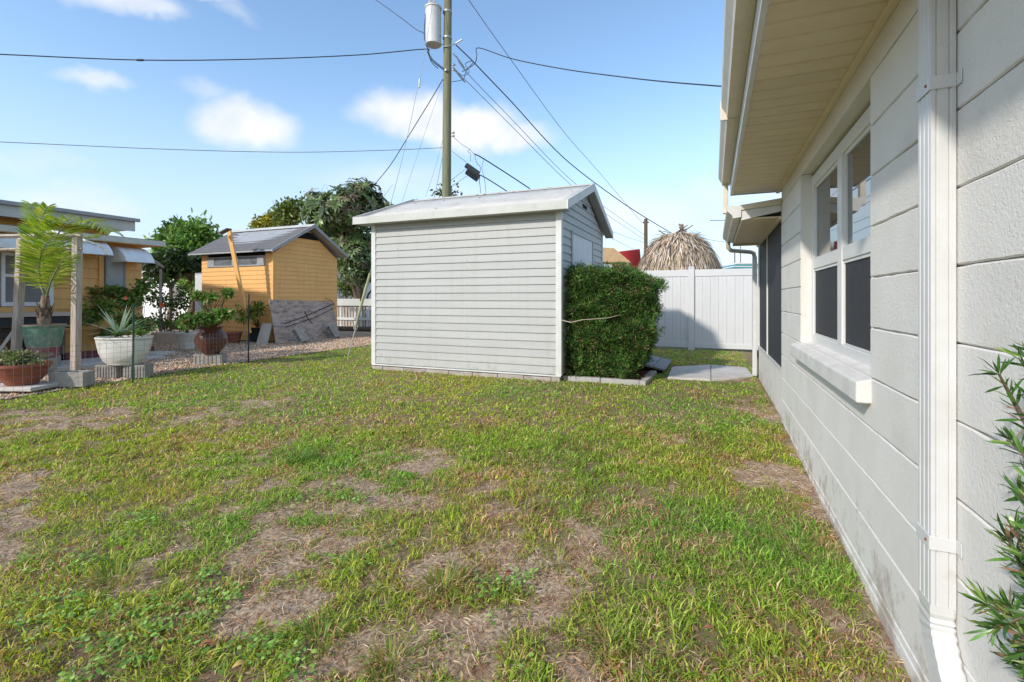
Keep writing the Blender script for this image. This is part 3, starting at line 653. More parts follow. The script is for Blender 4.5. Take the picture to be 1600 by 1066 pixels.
b = MB(); b.tube([(RX0 + .10, EY0 + .02, 2.545), (RX0 + .10, YM, RZ + .025)], .009, 6); b.tube([(RX0 + .17, EY0 + .02, 2.54), (RX0 + .17, YM, RZ + .02)], .006, 6); b.build('roof_seam', M['greytrim'], shed)
# foundation blocks
x = GX0 - .01; i = 0
while x < GX1 - .05:
    x1 = min(x + (.405 if i else .22), GX1 + .01); b = MB(); j = random.uniform(-.006, .006); b.box((x, GY0 - .035 + j, -.02), (x1 - .006, GY0 + .16, .135 + random.uniform(-.004, .004))); b.build('foundation_block', M['found'], shed, bevel=.007); x = x1; i += 1
y = GY0 + .17
while y < GY1:
    y1 = min(y + .4, GY1 + .01); b = MB(); b.box((GX1 - .15, y, -.02), (GX1 + .01, y1 - .006, .135)); b.build('foundation_block', M['found'], shed, bevel=.007); y = y1
# nail heads on siding
b = MB()
for xx in (-4.62, -4.02, -3.38, -2.66):
    for i in range(nb):
        for dz in (.028,):
            z = sb + ex * i + dz; jx = random.uniform(-.008, .008)
            b.box((xx + jx - .004, GY0 - .0205, z - .004), (xx + jx + .004, GY0 - .010, z + .004))
tag(b.build('nail_heads', M['greytrim'], shed), kind='stuff')
# roof debris
b = MB()
for i in range(40):
    x = random.uniform(RX0 + .2, RX1 - .1); y = random.uniform(EY0 + .05, YM - .05); s = random.uniform(.008, .022)
    b.add([(x - s, y - s*.4, slope(y) + .014), (x + s*.3, y - s, slope(y) + .018), (x + s, y + s*.3, slope(y) + .022), (x, y + s, slope(y) + .02)], [(0, 1, 2, 3)])
tag(b.build('roof_leaf_litter', M['deadleaf']), 'scattered brown leaf litter lying on the white roof of the grey shed', 'leaf litter', kind='stuff')
# ramp
ramp = thing('wooden_ramp', 'low grey board ramp leading to the shed door behind the hedge', 'ramp', (-1.2, 8.25, .1))
for i in range(7):
    x0 = -.68 - i * .175; t0 = .05; za = .125 + .055 * i * .55; zb = .125 + .055 * (i + 1) * .55
    b = MB(); b.prism([Vector((x0, 7.62, za)), Vector((x0 - .168, 7.62, zb)), Vector((x0 - .168, 7.62, zb + .03)), Vector((x0, 7.62, za + .03))], (0, 1.22, 0)); b.build('ramp_board', M['ramp'], ramp, bevel=.003)
b = MB()
for yy in (7.66, 8.2, 8.76): b.prism([Vector((-.72, yy, .06)), Vector((-1.92, yy, .06)), Vector((-1.92, yy, .30)), Vector((-.72, yy, .118))], (0, .04, 0))
b.build('ramp_joist', M['dark'], ramp)

# path slabs
path = thing('path', None, None, (0, 7.9, .08)); tag(path, 'two pale concrete slabs crossing the grass to the shed ramp', None, kind='structure')
PP = [(1043,589),(1050,572.5),(1110,569),(1110.5,591.5)], [(1111.5,591.5),(1111,569),(1166,573.5),(1177,587),(1140,590.5)]
for poly in PP:
    pts = [gp(a, c, .115) for a, c in poly]
    b = MB(); b.prism([Vector((p.x, p.y, .03)) for p in pts], (0, 0, .078)); b.build('slab', M['conc'], path, bevel=.006)

# garden edging round the hedge, mulch
edg = thing('garden_edging', 'low concrete edging blocks framing the red mulch bed under the hedge', 'edging', (-1.3, 6.5, .08))
ex_ = [(-1.94, -1.42), (-1.41, -.90)]
for a, c in ex_:
    b = MB(); b.box((a, 6.47, .02), (c, 6.56, .145)); b.build('edging_block', M['edge'], edg, bevel=.008)
for k in range(2):
    Mx = Matrix.Translation((-.86, 6.52 + k * .53, 0)) @ Matrix.Rotation(R(-3), 4, 'Z'); b = MB(); b.box((-.045, -.04, .02), (.045, .48, .14), Mx); b.build('edging_block', M['edge'], edg, bevel=.008)
b = MB(); b.box((-1.93, 6.56, .02), (-.91, 7.6, .118)); tag(b.build('mulch_bed', M['mulch']), kind='structure')

# ------------------------------------------------------------------ foliage kit
def leaves(P, D, U, Ln, Wd, C, bend=.15, nseg=2):
    """P base, D direction, U approx normal; pointed leaf with 6 vertices -> arrays"""
    n = len(P); D = D / np.linalg.norm(D, axis=1, keepdims=True)
    S = np.cross(D, U); S /= (np.linalg.norm(S, axis=1, keepdims=True) + 1e-9); Nn = np.cross(S, D)
    Ln = np.broadcast_to(Ln, n)[:, None]; Wd = np.broadcast_to(Wd, n)[:, None]
    v0 = P; v1 = P + D*Ln*.35 + S*Wd*.5 + Nn*Ln*bend*.2; v2 = P + D*Ln*.35 - S*Wd*.5 + Nn*Ln*bend*.2
    v3 = P + D*Ln*.72 + S*Wd*.42; v4 = P + D*Ln*.72 - S*Wd*.42; v5 = P + D*Ln - Nn*Ln*bend
    V = np.stack([v0, v1, v2, v3, v4, v5], 1).reshape(-1, 3); b = np.arange(n) * 6
    F3 = np.concatenate([np.stack([b, b+1, b+2], 1), np.stack([b+3, b+5, b+4], 1)]); F4 = np.stack([b+1, b+3, b+4, b+2], 1)
    return V, F4, F3, np.repeat(C, 6, axis=0)
def rdir(n, up=0):
    d = rng.normal(size=(n, 3)); d[:, 2] += up; return d / np.linalg.norm(d, axis=1, keepdims=True)
def pal(n, cols, wts=None, j=.15):
    cols = np.array(cols); i = rng.choice(len(cols), n, p=wts); c = cols[i] * (1 + rng.normal(size=(n, 1)) * j)
    return np.clip(c, .003, 1)
class LV:
    def __init__(s): s.V = []; s.F4 = []; s.F3 = []; s.C = []; s.n = 0
    def add(s, V, F4, F3, C):
        s.V.append(V); s.F4.append(F4 + s.n); s.F3.append(F3 + s.n); s.C.append(C); s.n += len(V)
    def build(s, name, m, parent=None): return npmesh(name, np.concatenate(s.V), np.concatenate(s.F4), np.concatenate(s.F3), m, np.concatenate(s.C), parent)

GREENS = [(.035, .075, .016), (.055, .11, .022), (.09, .15, .03), (.025, .05, .013)]
def crown(center, rad, n_cl, per, ll, lw, cols, wts=None, seed=1, lumps=7, droop=0, shell=.55, spread=.13, rosette=False):
    """tree crown made of leaf clusters gathered on lumps"""
    c = np.array(center); rad = np.array(rad); lv = LV()
    lc = rdir(lumps) * rad * rng.uniform(.35, .75, (lumps, 1)) + c; lr = rng.uniform(.35, .55, lumps)
    k = rng.integers(0, lumps, n_cl); q = rdir(n_cl); rr = (rng.uniform(shell, 1.08, n_cl))[:, None]
    cp = lc[k] + q * rr * lr[k][:, None] * rad
    tone = rng.uniform(.75, 1.25, (n_cl, 1)); ccol = pal(n_cl, cols, wts, .1) * tone
    if rosette:
        az = np.tile(np.linspace(0, 2*np.pi, per, endpoint=False), n_cl) + np.repeat(rng.uniform(0, 6, n_cl), per)
        axis = np.repeat(q + np.array([0, 0, .5]), per, 0); axis /= np.linalg.norm(axis, axis=1, keepdims=True)
        t1 = np.cross(axis, np.array([.3, .9, .2])); t1 /= np.linalg.norm(t1, axis=1, keepdims=True); t2 = np.cross(axis, t1)
        el = rng.uniform(-.15, .7, len(az))[:, None]
        D = (t1*np.cos(az)[:, None] + t2*np.sin(az)[:, None]) + axis*el; P = np.repeat(cp, per, 0); U = axis + rng.normal(size=D.shape)*.2
    else:
        P = np.repeat(cp, per, 0) + rng.normal(size=(n_cl*per, 3)) * spread
        D = np.repeat(q, per, 0) + rng.normal(size=(n_cl*per, 3)) * .8; U = rdir(n_cl*per, 1.2)
    D[:, 2] -= droop
    N_ = len(P); C = np.clip(np.repeat(ccol, per, 0) * (1 + rng.normal(size=(N_, 1))*.18), .004, 1)
    lv.add(*leaves(P, D, U, ll*rng.uniform(.7, 1.2, N_), lw*rng.uniform(.8, 1.2, N_), C)); return lv, cp
def limbs(b, base, tips, r0, r1, kink=.15):
    base = Vector(base)
    for t in tips:
        t = Vector(t); d = t - base; m1 = base + d*.35 + Vector((random.uniform(-1, 1), random.uniform(-1, 1), random.uniform(0, 1)))*d.length*kink; m2 = base + d*.7 + Vector((random.uniform(-1, 1), random.uniform(-1, 1), random.uniform(-.5, .5)))*d.length*kink*.6
        b.tube([base, m1, m2, t], [r0, r0*.7 + r1*.3, r0*.35 + r1*.65, r1], 7)

def tree(name, label, px, F, base_z, crown_c, rad, n_cl, per, ll, lw, cols, trunk_r=.12, wts=None, rosette=False, extra=None, fork=.45, tips=8, cat='tree', droop=.2, twig=None):
    base = at(px, HOR, F); base.z = base_z
    t = thing(name, label, cat, base)
    lv, cp = crown(crown_c, rad, n_cl, per, ll, lw, cols, wts, rosette=rosette, lumps=9, droop=droop)
    lv.build('crown', M['glossleaf'] if rosette else M['leaf'], t)
    b = MB(); fk = base.lerp(Vector(crown_c), fork); fk.z = base.z + (crown_c[2] - base.z) * fork
    b.tube([base, base.lerp(fk, .5) + Vector((.05, .03, 0)), fk], [trunk_r*1.2, trunk_r, trunk_r*.85], 9)
    idx = rng.choice(len(cp), tips, replace=False); limbs(b, fk, [cp[i] for i in idx], trunk_r*.6, .015)
    if twig:
        for i in range(twig):
            i0 = rng.integers(0, len(cp)); p0 = Vector(cp[i0]); b.tube([p0, p0 + Vector(rdir(1, -.2)[0])*.35, p0 + Vector(rdir(1, -.4)[0])*.7], [.012, .008, .004], 4, False)
    b.build('trunk', M['bark'], t, smooth=True)
    return t
loq = [(.12, .17, .05), (.17, .24, .08), (.25, .29, .14), (.28, .21, .13), (.07, .105, .035)]
F1 = 19.5
c1 = at(528, 372, F1)
tree('broadleaf_tree', 'dark green tree with long leaf rosettes and bare twigs between the two sheds', 565, F1, .1, at(540, 346, F1), (1.95, 1.8, 1.75), 900, 11, .34, .085, loq, .17, [.28, .3, .14, .13, .15], True, tips=12, fork=.35, twig=160)
tree('broadleaf_tree', 'lower dark leafy shrub tree hanging beside the left edge of the grey shed', 572, 17.5, .1, at(558, 412, 17.5), (.75, .8, 1.0), 260, 10, .28, .07, loq, .08, [.3, .35, .1, .05, .2], True, tips=8, fork=.25)
F2 = 21
tree('broadleaf_tree', 'bright green bushy tree between the yellow house and the yellow shed', 295, F2, .1, at(313, 392, F2), (2.05, 1.8, 1.38), 760, 16, .26, .10, [(.12, .23, .045), (.18, .31, .07), (.27, .40, .11), (.06, .12, .025)], .16, [.35, .3, .2, .15], tips=9, fork=.5)
tree('broadleaf_tree', 'dark shaded lower tree overhanging the white wall left of the yellow shed', 262, 19, .1, at(270, 414, 19), (1.0, .9, .42), 230, 14, .22, .09, [(.02, .035, .012), (.03, .05, .015), (.05, .08, .02)], .08, tips=6, fork=.6, droop=.5)
tree('yellow_tree', 'small yellow leaved tree far behind the yellow shed roof', 425, 34, .1, at(422, 352, 34), (1.25, 1, 1.0), 260, 18, .2, .12, [(.36, .30, .03), (.28, .27, .04), (.18, .20, .04)], .1, tips=5, cat='tree')
tree('pale_green_tree', 'pale yellow green tree showing left behind the dark broadleaf tree', 462, 24, .1, at(455, 335, 24), (.95, .8, .9), 170, 16, .2, .09, [(.17, .22, .05), (.12, .18, .04), (.22, .25, .07)], .08, tips=6)
tree('small_tree', 'light green treetop just showing left above the grey shed roof', 605, 22, .1, at(596, 335, 22), (.85, .7, .65), 110, 14, .16, .08, [(.12, .18, .05), (.08, .13, .04), (.2, .22, .07)], .07, tips=6)
tree('small_tree', 'leafy twig tips poking above the grey shed roof beside the utility pole', 700, 17, .1, at(699, 306, 17), (.42, .35, .22), 26, 9, .14, .07, [(.13, .17, .06), (.09, .12, .04), (.2, .17, .09)], .04, tips=6)

# hedge: box-like clipped shrub of narrow leaves
hd = thing('hedge', 'dense dark green clipped podocarpus shrub against the grey shed', 'hedge', (-1.32, 7.1, .1))
n = 19000
hx0, hx1, hy0, hy1, hz0, hz1 = -1.90, -.86, 6.62, 7.85, .14, 1.61
u = rng.random((n, 3)); pos = np.empty((n, 3)); pos[:, 0] = hx0 + u[:, 0]*(hx1-hx0); pos[:, 1] = hy0 + u[:, 1]*(hy1-hy0); pos[:, 2] = hz0 + u[:, 2]*(hz1-hz0)
face = rng.choice(4, n, p=[.42, .27, .19, .12]); dep = np.abs(rng.normal(size=n))*.07
lump = (fbm(pos[:, 0]*1.0 + pos[:, 1], pos[:, 2] + pos[:, 1]*.3, 4.0, 3) - .5) * .62
nrm_ = np.zeros((n, 3))
m0 = face == 0; pos[m0, 1] = hy0 + dep[m0] + lump[m0]; nrm_[m0] = (0, -1, 0)
m1 = face == 1; pos[m1, 0] = hx1 - dep[m1] - lump[m1]; nrm_[m1] = (1, 0, 0)
m2 = face == 2; pos[m2, 2] = hz1 - dep[m2] - lump[m2]*.6; nrm_[m2] = (0, 0, 1)
m3 = face == 3; nrm_[m3] = rdir(m3.sum())
# round the box corners, narrow foot at the right
cz = (hz0 + hz1)/2; rx = (pos[:, 0] - (hx0+hx1)/2)/((hx1-hx0)/2); rz = (pos[:, 2] - cz)/((hz1-hz0)/2)
k = np.clip((rx - .45)/.55, 0, 1); pos[:, 0] -= k*np.clip(-rz, 0, 1)**1.5*.26; pos[:, 2] -= k*np.clip(rz-.5, 0, .6)*.22
lv = LV(); per = 7
D = np.repeat(nrm_*.75, per, 0) + rng.normal(size=(n*per, 3))*.65; D[:, 2] += .40
P = np.repeat(pos, per, 0) + rng.normal(size=(n*per, 3))*.018
tone = .25 + 1.5*np.clip(fbm(pos[:, 0]+pos[:, 1], pos[:, 2], 7, 3), .15, .9)
C = pal(n, [(.06, .13, .028), (.10, .20, .042), (.20, .33, .075), (.03, .065, .018), (.26, .15, .09)], [.32, .27, .17, .16, .08], .12) * tone[:, None]
C = np.repeat(C, per, 0)*(1 + rng.normal(size=(n*per, 1))*.2)
lv.add(*leaves(P, D, rdir(n*per), .042*rng.uniform(.6, 1.3, n*per), .0085, np.clip(C, .004, 1))); lv.build('foliage', M['leaf'], hd)
b = MB()
for i in range(60):
    x = random.uniform(hx0+.1, hx1-.25); y = random.uniform(hy0+.12, hy1-.2); b.tube([(x*.6-.5, y*.4+4.3, .1), (x, y, .6), (x+random.uniform(-.1, .1), y+random.uniform(-.1, .05), random.uniform(1, 1.55))], [.018, .01, .004], 5, False)
b.build('stems', M['bark'], hd)
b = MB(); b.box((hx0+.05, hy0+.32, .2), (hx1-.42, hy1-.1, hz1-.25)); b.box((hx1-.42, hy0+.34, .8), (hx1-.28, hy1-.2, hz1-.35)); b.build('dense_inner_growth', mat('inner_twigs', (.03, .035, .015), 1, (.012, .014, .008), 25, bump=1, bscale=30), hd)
b = MB(); b.tube([at(876,500,6.62), at(892,504,6.5), at(910,500,6.5), at(950,497,6.48), at(985,488,6.6), at(1006,474,6.8)], [.007, .007, .006, .005, .004, .003], 6); b.build('bare_branch', M['vine'], hd, smooth=True)

# ------------------------------------------------------------------ yellow shed
YX0, YX1, YY0, YY1 = -13.17, -10.46, 9.07, 11.35
ys_ = thing('yellow_shed', 'small mustard yellow clapboard shed with grey shingle roof and narrow strip window', 'shed', ((YX0+YX1)/2, (YY0+YY1)/2, .08))
yb, yt = .12, 2.42; n = 20; e2 = (yt - yb)/n; ym2 = 10.2; yp = 3.2; s2 = (yp - yt)/(ym2 - YY0)
wx0, wx1, wz0, wz1 = wp(0,0,0).x, 0, 2.0, 2.24
def colx(px, Y):   # X on plane Y=const for pixel column
    r = (px-800)/F_PX; return Y*(r*CS - SN)/(CS + r*SN)
wx0, wx1 = colx(326, YY0), colx(414, YY0)
wz1 = EYE + (HOR-403)/F_PX*((YY0*CS - wx0*SN)); wz0 = wz1 - .27
for i in range(n):
    z0 = yb + e2*i; z1 = z0 + e2 - .0015
    if z0 < wz1 and z1 > wz0:
        for a, c in ((YX0, wx0 - .02), (wx1 + .02, YX1)): lap((a, YY0, z0), (c, YY0, z0), (c, YY0, z1), (a, YY0, z1), (0, -1, 0), .014).build('siding_board', M['yellow'], ys_)
    else: lap((YX0, YY0, z0), (YX1, YY0, z0), (YX1, YY0, z1), (YX0, YY0, z1), (0, -1, 0), .014).build('siding_board', M['yellow'], ys_)
z0 = yb
while z0 < 3.0:
    z1 = z0 + e2 - .0015; h = lambda z: min(ym2 - YY0, (yp - .02 - z)/s2) if z > yt else ym2 - YY0
    hb = lambda z: min(YY1 - ym2, (yp - .02 - z)/s2) if z > yt else YY1 - ym2
    lap((YX1, ym2 - h(z0), z0), (YX1, ym2 + hb(z0), z0), (YX1, ym2 + hb(z1), z1), (YX1, ym2 - h(z1), z1), (1, 0, 0), .014).build('siding_board', M['yellow'], ys_)
    z0 += e2
b = MB(); b.box((YX0 + .02, YY0 + .015, .06), (YX1 - .015, YY1 - .02, yt)); b.prism([Vector((YX0+.02, YY0+.05, yt)), Vector((YX0+.02, YY1-.05, yt)), Vector((YX0+.02, ym2, yp - .05))], (YX1-YX0-.035, 0, 0)); b.build('shed_core', M['dark'], ys_)
b = MB(); b.box((YX1 - .04, YY0 - .022, yb), (YX1 + .022, YY0 + .045, yt)); b.build('corner_trim', M['yellow'], ys_)
# strip window with three panes
b = MB(); b.box((wx0 - .02, YY0 - .03, wz0), (wx0 + .25, YY0 + .01, wz1)); b.box((wx1 - .25, YY0 - .03, wz0), (wx1 + .02, YY0 + .01, wz1)); xm = (wx0 + wx1)/2
b.box((xm - .12, YY0 - .031, wz0), (xm + .12, YY0 + .009, wz1)); b.box((wx0 + .25, YY0 - .029, wz0), (wx1 - .25, YY0 + .008, wz0 + .035)); b.box((wx0 + .25, YY0 - .029, wz1 - .035), (wx1 - .25, YY0 + .008, wz1))
yw = b.build('window', M['greytrim'], ys_); yw['_off'] = tuple(ys_.location)
for a, c in ((wx0 + .25, xm - .12), (xm + .12, wx1 - .25)):
    b = MB(); b.box((a, YY0 - .02, wz0 + .035), (c, YY0 + .005, wz1 - .035)); b.build('pane', mat('dusty_pane', (.20, .21, .22), .25, (.10, .11, .12), 5), yw)
# roof with sag, shingle courses
yr = lambda y: 3.27 - abs(y - ym2)*(3.27 - 2.47)/(ym2 - 8.83)
for (ya, yb_) in ((8.83, ym2), (ym2, 11.5)):
    sgn = 1
    for k in range(8):
        t0, t1 = k/8, (k+1)/8; y0_, y1_ = ya + (yb_-ya)*t0, ya + (yb_-ya)*t1
        if ya == ym2: y0_, y1_ = yb_ - (yb_-ya)*t0, yb_ - (yb_-ya)*t1
        b = MB(); vs = []
        for i in range(13):
            x = -13.36 + (-10.22 + 13.36)*i/12; sag = -.05*math.sin(math.pi*i/12)*(1-abs((y0_+y1_)/2-ym2)/1.4)
            vs += [(x, y0_, yr(y0_) + sag + .014), (x, y1_, yr(y1_) + sag), (x, y0_, yr(y0_) + sag - .008), ]
        b.add(vs, [(3*i, 3*i+3, 3*i+4, 3*i+1) for i in range(12)] + [(3*i, 3*i+2, 3*i+5, 3*i+3) for i in range(12)])
        b.build('shingle_course', M['shingle'], ys_)
    b = MB(); b.prism([Vector((-13.40, ya, yr(ya) - .012)), Vector((-13.40, yb_, yr(yb_) - .012)), Vector((-13.40, yb_, yr(yb_) - .05)), Vector((-13.40, ya, yr(ya) - .05))], (3.2, 0, 0)); b.build('roof_deck', M['greytrim'], ys_)
b = MB(); b.prism([Vector((-13.42, ym2 - .16, 3.20)), Vector((-13.42, ym2, 3.295)), Vector((-13.42, ym2 + .16, 3.20)), Vector((-13.42, ym2, 3.27))], (3.25, 0, -.0)); b.build('ridge_cap', M['fasciaw'], ys_)
b = MB(); b.prism([Vector((-10.2, 8.80, 2.39)), Vector((-10.2, 8.80, 2.47)), Vector((-10.2, ym2, 3.29)), Vector((-10.2, 11.53, 2.515)), Vector((-10.2, 11.53, 2.44)), Vector((-10.2, ym2, 3.19))], (.025, 0, 0)); b.build('rake_board', M['greytrim'], ys_)
b = MB(); b.prism([Vector((YX1 + .016, ym2 - .42, 2.88)), Vector((YX1 + .016, ym2 + .42, 2.88)), Vector((YX1 + .016, ym2 + .15, 3.06)), Vector((YX1 + .016, ym2 - .15, 3.06))], (.012, 0, 0)); b.build('gable_vent', M['dark'], ys_)
# leaning 2x4 on the front
lt, lb_ = at(359, 360, 11.95), at(391, 520, 12.05)
b = MB(); d = lb_ - lt; b.prism([lt + Vector((-.07, 0, 0)), lt + Vector((.06, 0, 0)), lb_ + Vector((.05, 0, 0)), lb_ + Vector((-.05, 0, 0))], (0, -.04, 0)); tag(b.build('wooden_board', M['yellow']), 'long yellow board leaning up over the front eave of the yellow shed', 'board')
b = MB(); q = at(356, 362, 11.8); b.prism([q + Vector((-.16, 0, -.06)), q + Vector((.15, 0, .04)), q + Vector((.15, 0, .06)), q + Vector((-.16, 0, -.03))], (0, -.15, 0)); tag(b.build('roof_scrap', M['shingle']), 'scrap of grey shingle lying on top of the leaning yellow board', 'shingle scrap')
# plywood against the right wall
ply = MB(); a0, a1 = wp(428, -10.2, .08).y, wp(524, -10.3, .08).y
ply.add([(-10.12, a0, .09), (-10.12, a1, .09), (-10.40, a1 - .03, 1.14), (-10.40, a0 + .03, 1.20), (-10.14, a0, .085), (-10.14, a1, .085), (-10.42, a1 - .03, 1.14), (-10.42, a0 + .03, 1.20)], [(0,1,2,3),(7,6,5,4),(0,4,5,1),(1,5,6,2),(2,6,7,3),(3,7,4,0)])
tag(ply.build('plywood_sheet', M['ply']), 'weathered plywood sheet leaning on the side wall of the yellow shed', 'plywood')
def onx(px, py):
    X = -10.25
    for _ in range(4):
        p = wp(px, X, 0); f_ = -p.x*SN + p.y*CS; z = EYE + (HOR - py)/F_PX*f_; X = -10.12 - .25*z + .03
    return Vector((X, p.y, z))
b = MB(); b.tube([onx(444,506), onx(478,494), onx(523,474)], .011, 5); b.tube([onx(447,511), onx(490,497), onx(521,482)], .008, 5); b.tube([onx(476,486), onx(481,497), onx(488,506)], .009, 5); b.tube([onx(508,466), onx(519,470), onx(524,482)], .008, 5)
tag(b.build('metal_rods', M['cable']), 'thin dark rods leaning across the plywood sheet', 'rods')
def cinder(loc, rot, label, ln=.40, group=None, deco=False, m=None):
    o = thing('cinder_block', label, 'cinder block', (0, 0, 0), group)
    b = MB(); L_, W_, H_ = ln, .19, .19; t = .032
    # walls (holes run through the height)
    b.box((-L_/2, -W_/2, 0), (L_/2, -W_/2 + t, H_)); b.box((-L_/2, W_/2 - t, 0), (L_/2, W_/2, H_))
    for x in (-L_/2, -t/2, L_/2 - t): b.box((x, -W_/2 + t, 0), (x + t, W_/2 - t, H_))
    if deco:
        for i in range(7):
            x = -L_/2 + .03 + i*(L_-.06)/6; b.box((x - .008, -W_/2 - .008, .01), (x + .008, -W_/2 - .0005, H_ - .02))
    b.build('block', m or M['cinder'], o, bevel=.004)
    o.location = loc; o.rotation_euler = rot; return o
GB = 'grey hollow cinder blocks around the garden'
def lean(px, py, lab):
    p = gp(px, py); rt = Vector((CS, SN, 0)); fw_ = Vector((-SN, CS, 0)); up3 = Vector((0, 0, 1))
    xa = (rt*.50 - up3*.86).normalized(); za = (-fw_*.80 - rt*.60); za = (za - xa*za.dot(xa)).normalized(); ya = za.cross(xa)
    o = cinder((0, 0, 0), (0, 0, 0), lab, group=GB); Mx = Matrix((xa, ya, za)).transposed().to_4x4(); Mx.translation = p + Vector((0, 0, .235)) + fw_*.12; o.matrix_world = Mx
lean(470, 537, 'hollow cinder block tipped against the plywood, the one further left')
lean(522, 530, 'hollow cinder block tipped against the plywood, the one nearer the picket fence')
p = gp(408, 538); b = MB(); b.add([(0,0,0),(.34,0,0),(.36,.12,.50),(.06,.12,.52),(0,.07,0),(.34,.07,0),(.36,.19,.50),(.06,.19,.52)], [(3,2,1,0),(4,5,6,7),(0,1,5,4),(1,2,6,5),(2,3,7,6),(3,0,4,7)]); b.v = [(x+p.x-.18, y+p.y, z+.09) for x, y, z in b.v]
tag(b.build('concrete_paver', M['conc'], bevel=.008), 'thick grey concrete paver leaning on the front corner of the yellow shed', 'paver')

# picket fence
pf = thing('picket_fence', 'weathered white picket fence behind the yellow shed', 'fence', (-11, 13.8, .1))
x = -13.5
FYp = 13.9
while x < -6.4:
    if x > -13.6:
        b = MB(); b.prism([Vector((x, FYp, .12)), Vector((x + .085, FYp, .12)), Vector((x + .085, FYp, 1.10)), Vector((x + .0425, FYp, 1.16)), Vector((x, FYp, 1.10))][::-1], (0, .02, 0)); b.build('picket', M['post'] if int(x*10) % 3 else M['shedtrim'], pf)
    x += .135
for z in (.45, 1.06): b = MB(); b.box((-13.5, FYp - .045, z), (-6.4, FYp - .002, z + .09)); b.build('rail', M['shedtrim'], pf)
b = MB(); b.box((-13.5, FYp - .075, .97), (-6.4, FYp - .046, 1.22)); b.build('cap_board', M['fasciaw'], pf)
b = MB(); b.tube([(-12.6, 13.3, .15), (-11.0, 13.45, .16), (-9.2, 13.5, .15)], .10, 10); tag(b.build('dark_log', M['bark'], smooth=True), 'dark log lying at the foot of the picket fence', 'log')

bh = thing('beige_house', 'low beige house glimpsed beyond the picket fence', 'house', at(548, HOR, 30))
b = MB(); q = at(530, HOR, 30); b.box((q.x - 6, q.y, 0), (q.x + 5, q.y + 5, 2.5)); b.build('wall', M['pinkwall'], bh)
b = MB(); b.prism([Vector((q.x - 6.4, q.y - .4, 2.5)), Vector((q.x - 6.4, q.y + 5.4, 2.5)), Vector((q.x - 6.4, q.y + 2.5, 3.6))], (11.8, 0, 0)); b.build('roof', M['greytrim'], bh)
for k, (px, py, F, rx, rz_) in enumerate(((545, 450, 20, .6, .3),)):
    bb = at(px, HOR, F); bb.z = .05; t_ = thing('garden_shrub', ('round' if k else 'light') + ' green shrub behind the picket fence' + (' close to the grey shed' if k else ' close to the yellow shed'), 'shrub', bb)
    lv, cp = crown(at(px, py, F), (rx, rx, rz_), 90, 14, .12, .05, [(.14, .22, .05), (.10, .17, .04), (.25, .26, .08)]); lv.build('crown', M['leaf'], t_)
    b = MB(); limbs(b, bb, [cp[i] for i in range(6)], .03, .01); b.build('stems', M['bark'], t_)
# ------------------------------------------------------------------ neighbour house (left)
NX = -11.3; NE = 6.45
nh = thing('yellow_house', 'mustard yellow bungalow with white fascias and awnings at the left edge', 'house', (NX, 3, .08))
b = MB(); b.box((NX - 6, -4, -.05), (NX - .02, NE, 2.42)); b.box((NX - 6, -4, 2.42), (NX - 1.0, NE - .1, 2.8)); b.build('house_body', mat('yellow_wall', (.84, .46, .14), .65, (.70, .38, .10), 1.5), nh)
wy1 = wp(84, NX, 0).y
z = .62
while z < 2.40:
    a = wy1 if z < 2.0 else -3.5
    b = lap((NX, a, z), (NX, NE, z), (NX, NE, z + .196), (NX, a, z + .196), (1, 0, 0), .02); b.build('siding_board', M['yellow'], nh); z += .2
wy0 = -1.5
b = MB(); b.box((NX - .02, wy0, .50), (NX + .06, wy1 + .0, .64)); b.build('window_sill', M['metalw'], nh)
b = MB(); Wz0, Wz1 = 1.09, 2.02
for (a, c) in ((wp(0, NX, 0).y - 1.2, wp(0, NX, 0).y - .03), (wp(0, NX, 0).y + .0, wy1 - .02)):
    b = MB(); b.box((NX, a, Wz0), (NX + .05, a + .05, Wz1)); b.box((NX, c - .07, Wz0), (NX + .05, c, Wz1)); b.box((NX + .001, a + .05, Wz0), (NX + .05, c - .07, Wz0 + .07)); b.box((NX + .001, a + .05, Wz1 - .05), (NX + .05, c - .07, Wz1)); b.box((NX + .002, a + .05, 1.60), (NX + .045, c - .07, 1.65))
    o = b.build('window', M['metalw'], nh); o['_off'] = tuple(nh.location)
    for (z0, z1) in ((Wz0 + .07, 1.60), (1.65, Wz1 - .05)):
        b = MB(); b.box((NX + .008, a + .05, z0), (NX + .02, c - .07, z1)); b.build('pane', M['blind'], o)
b = MB(); b.box((NX, -3.5, .66), (NX + .03, wy1, 1.08)); b.build('wall_apron', M['yellow'], nh)
# grey shuttered window
ga, gb_ = wp(162, NX, 0).y, wp(193, NX, 0).y
b = MB(); b.box((NX + .02, ga, 1.27), (NX + .07, gb_, 2.12)); o = b.build('shutter_panel', mat('grey_shutter', (.42, .43, .44), .5, (.38, .39, .40), 6), nh); o['_off'] = tuple(nh.location)
b = MB(); e = .03; b.box((NX + .07, ga, 1.27), (NX + .085, ga + e, 2.12)); b.box((NX + .07, gb_ - e, 1.27), (NX + .085, gb_, 2.12)); b.box((NX + .0705, ga + e, 2.12 - e), (NX + .085, gb_ - e, 2.12)); b.box((NX + .0705, ga + e, 1.27), (NX + .085, gb_ - e, 1.27 + e)); b.build('shutter_frame', M['greytrim'], o)
b = MB(); b.box((NX + .02, ga - .10, .64), (NX + .05, ga - .02, 2.3)); b.build('vertical_trim', M['yellow'], nh)
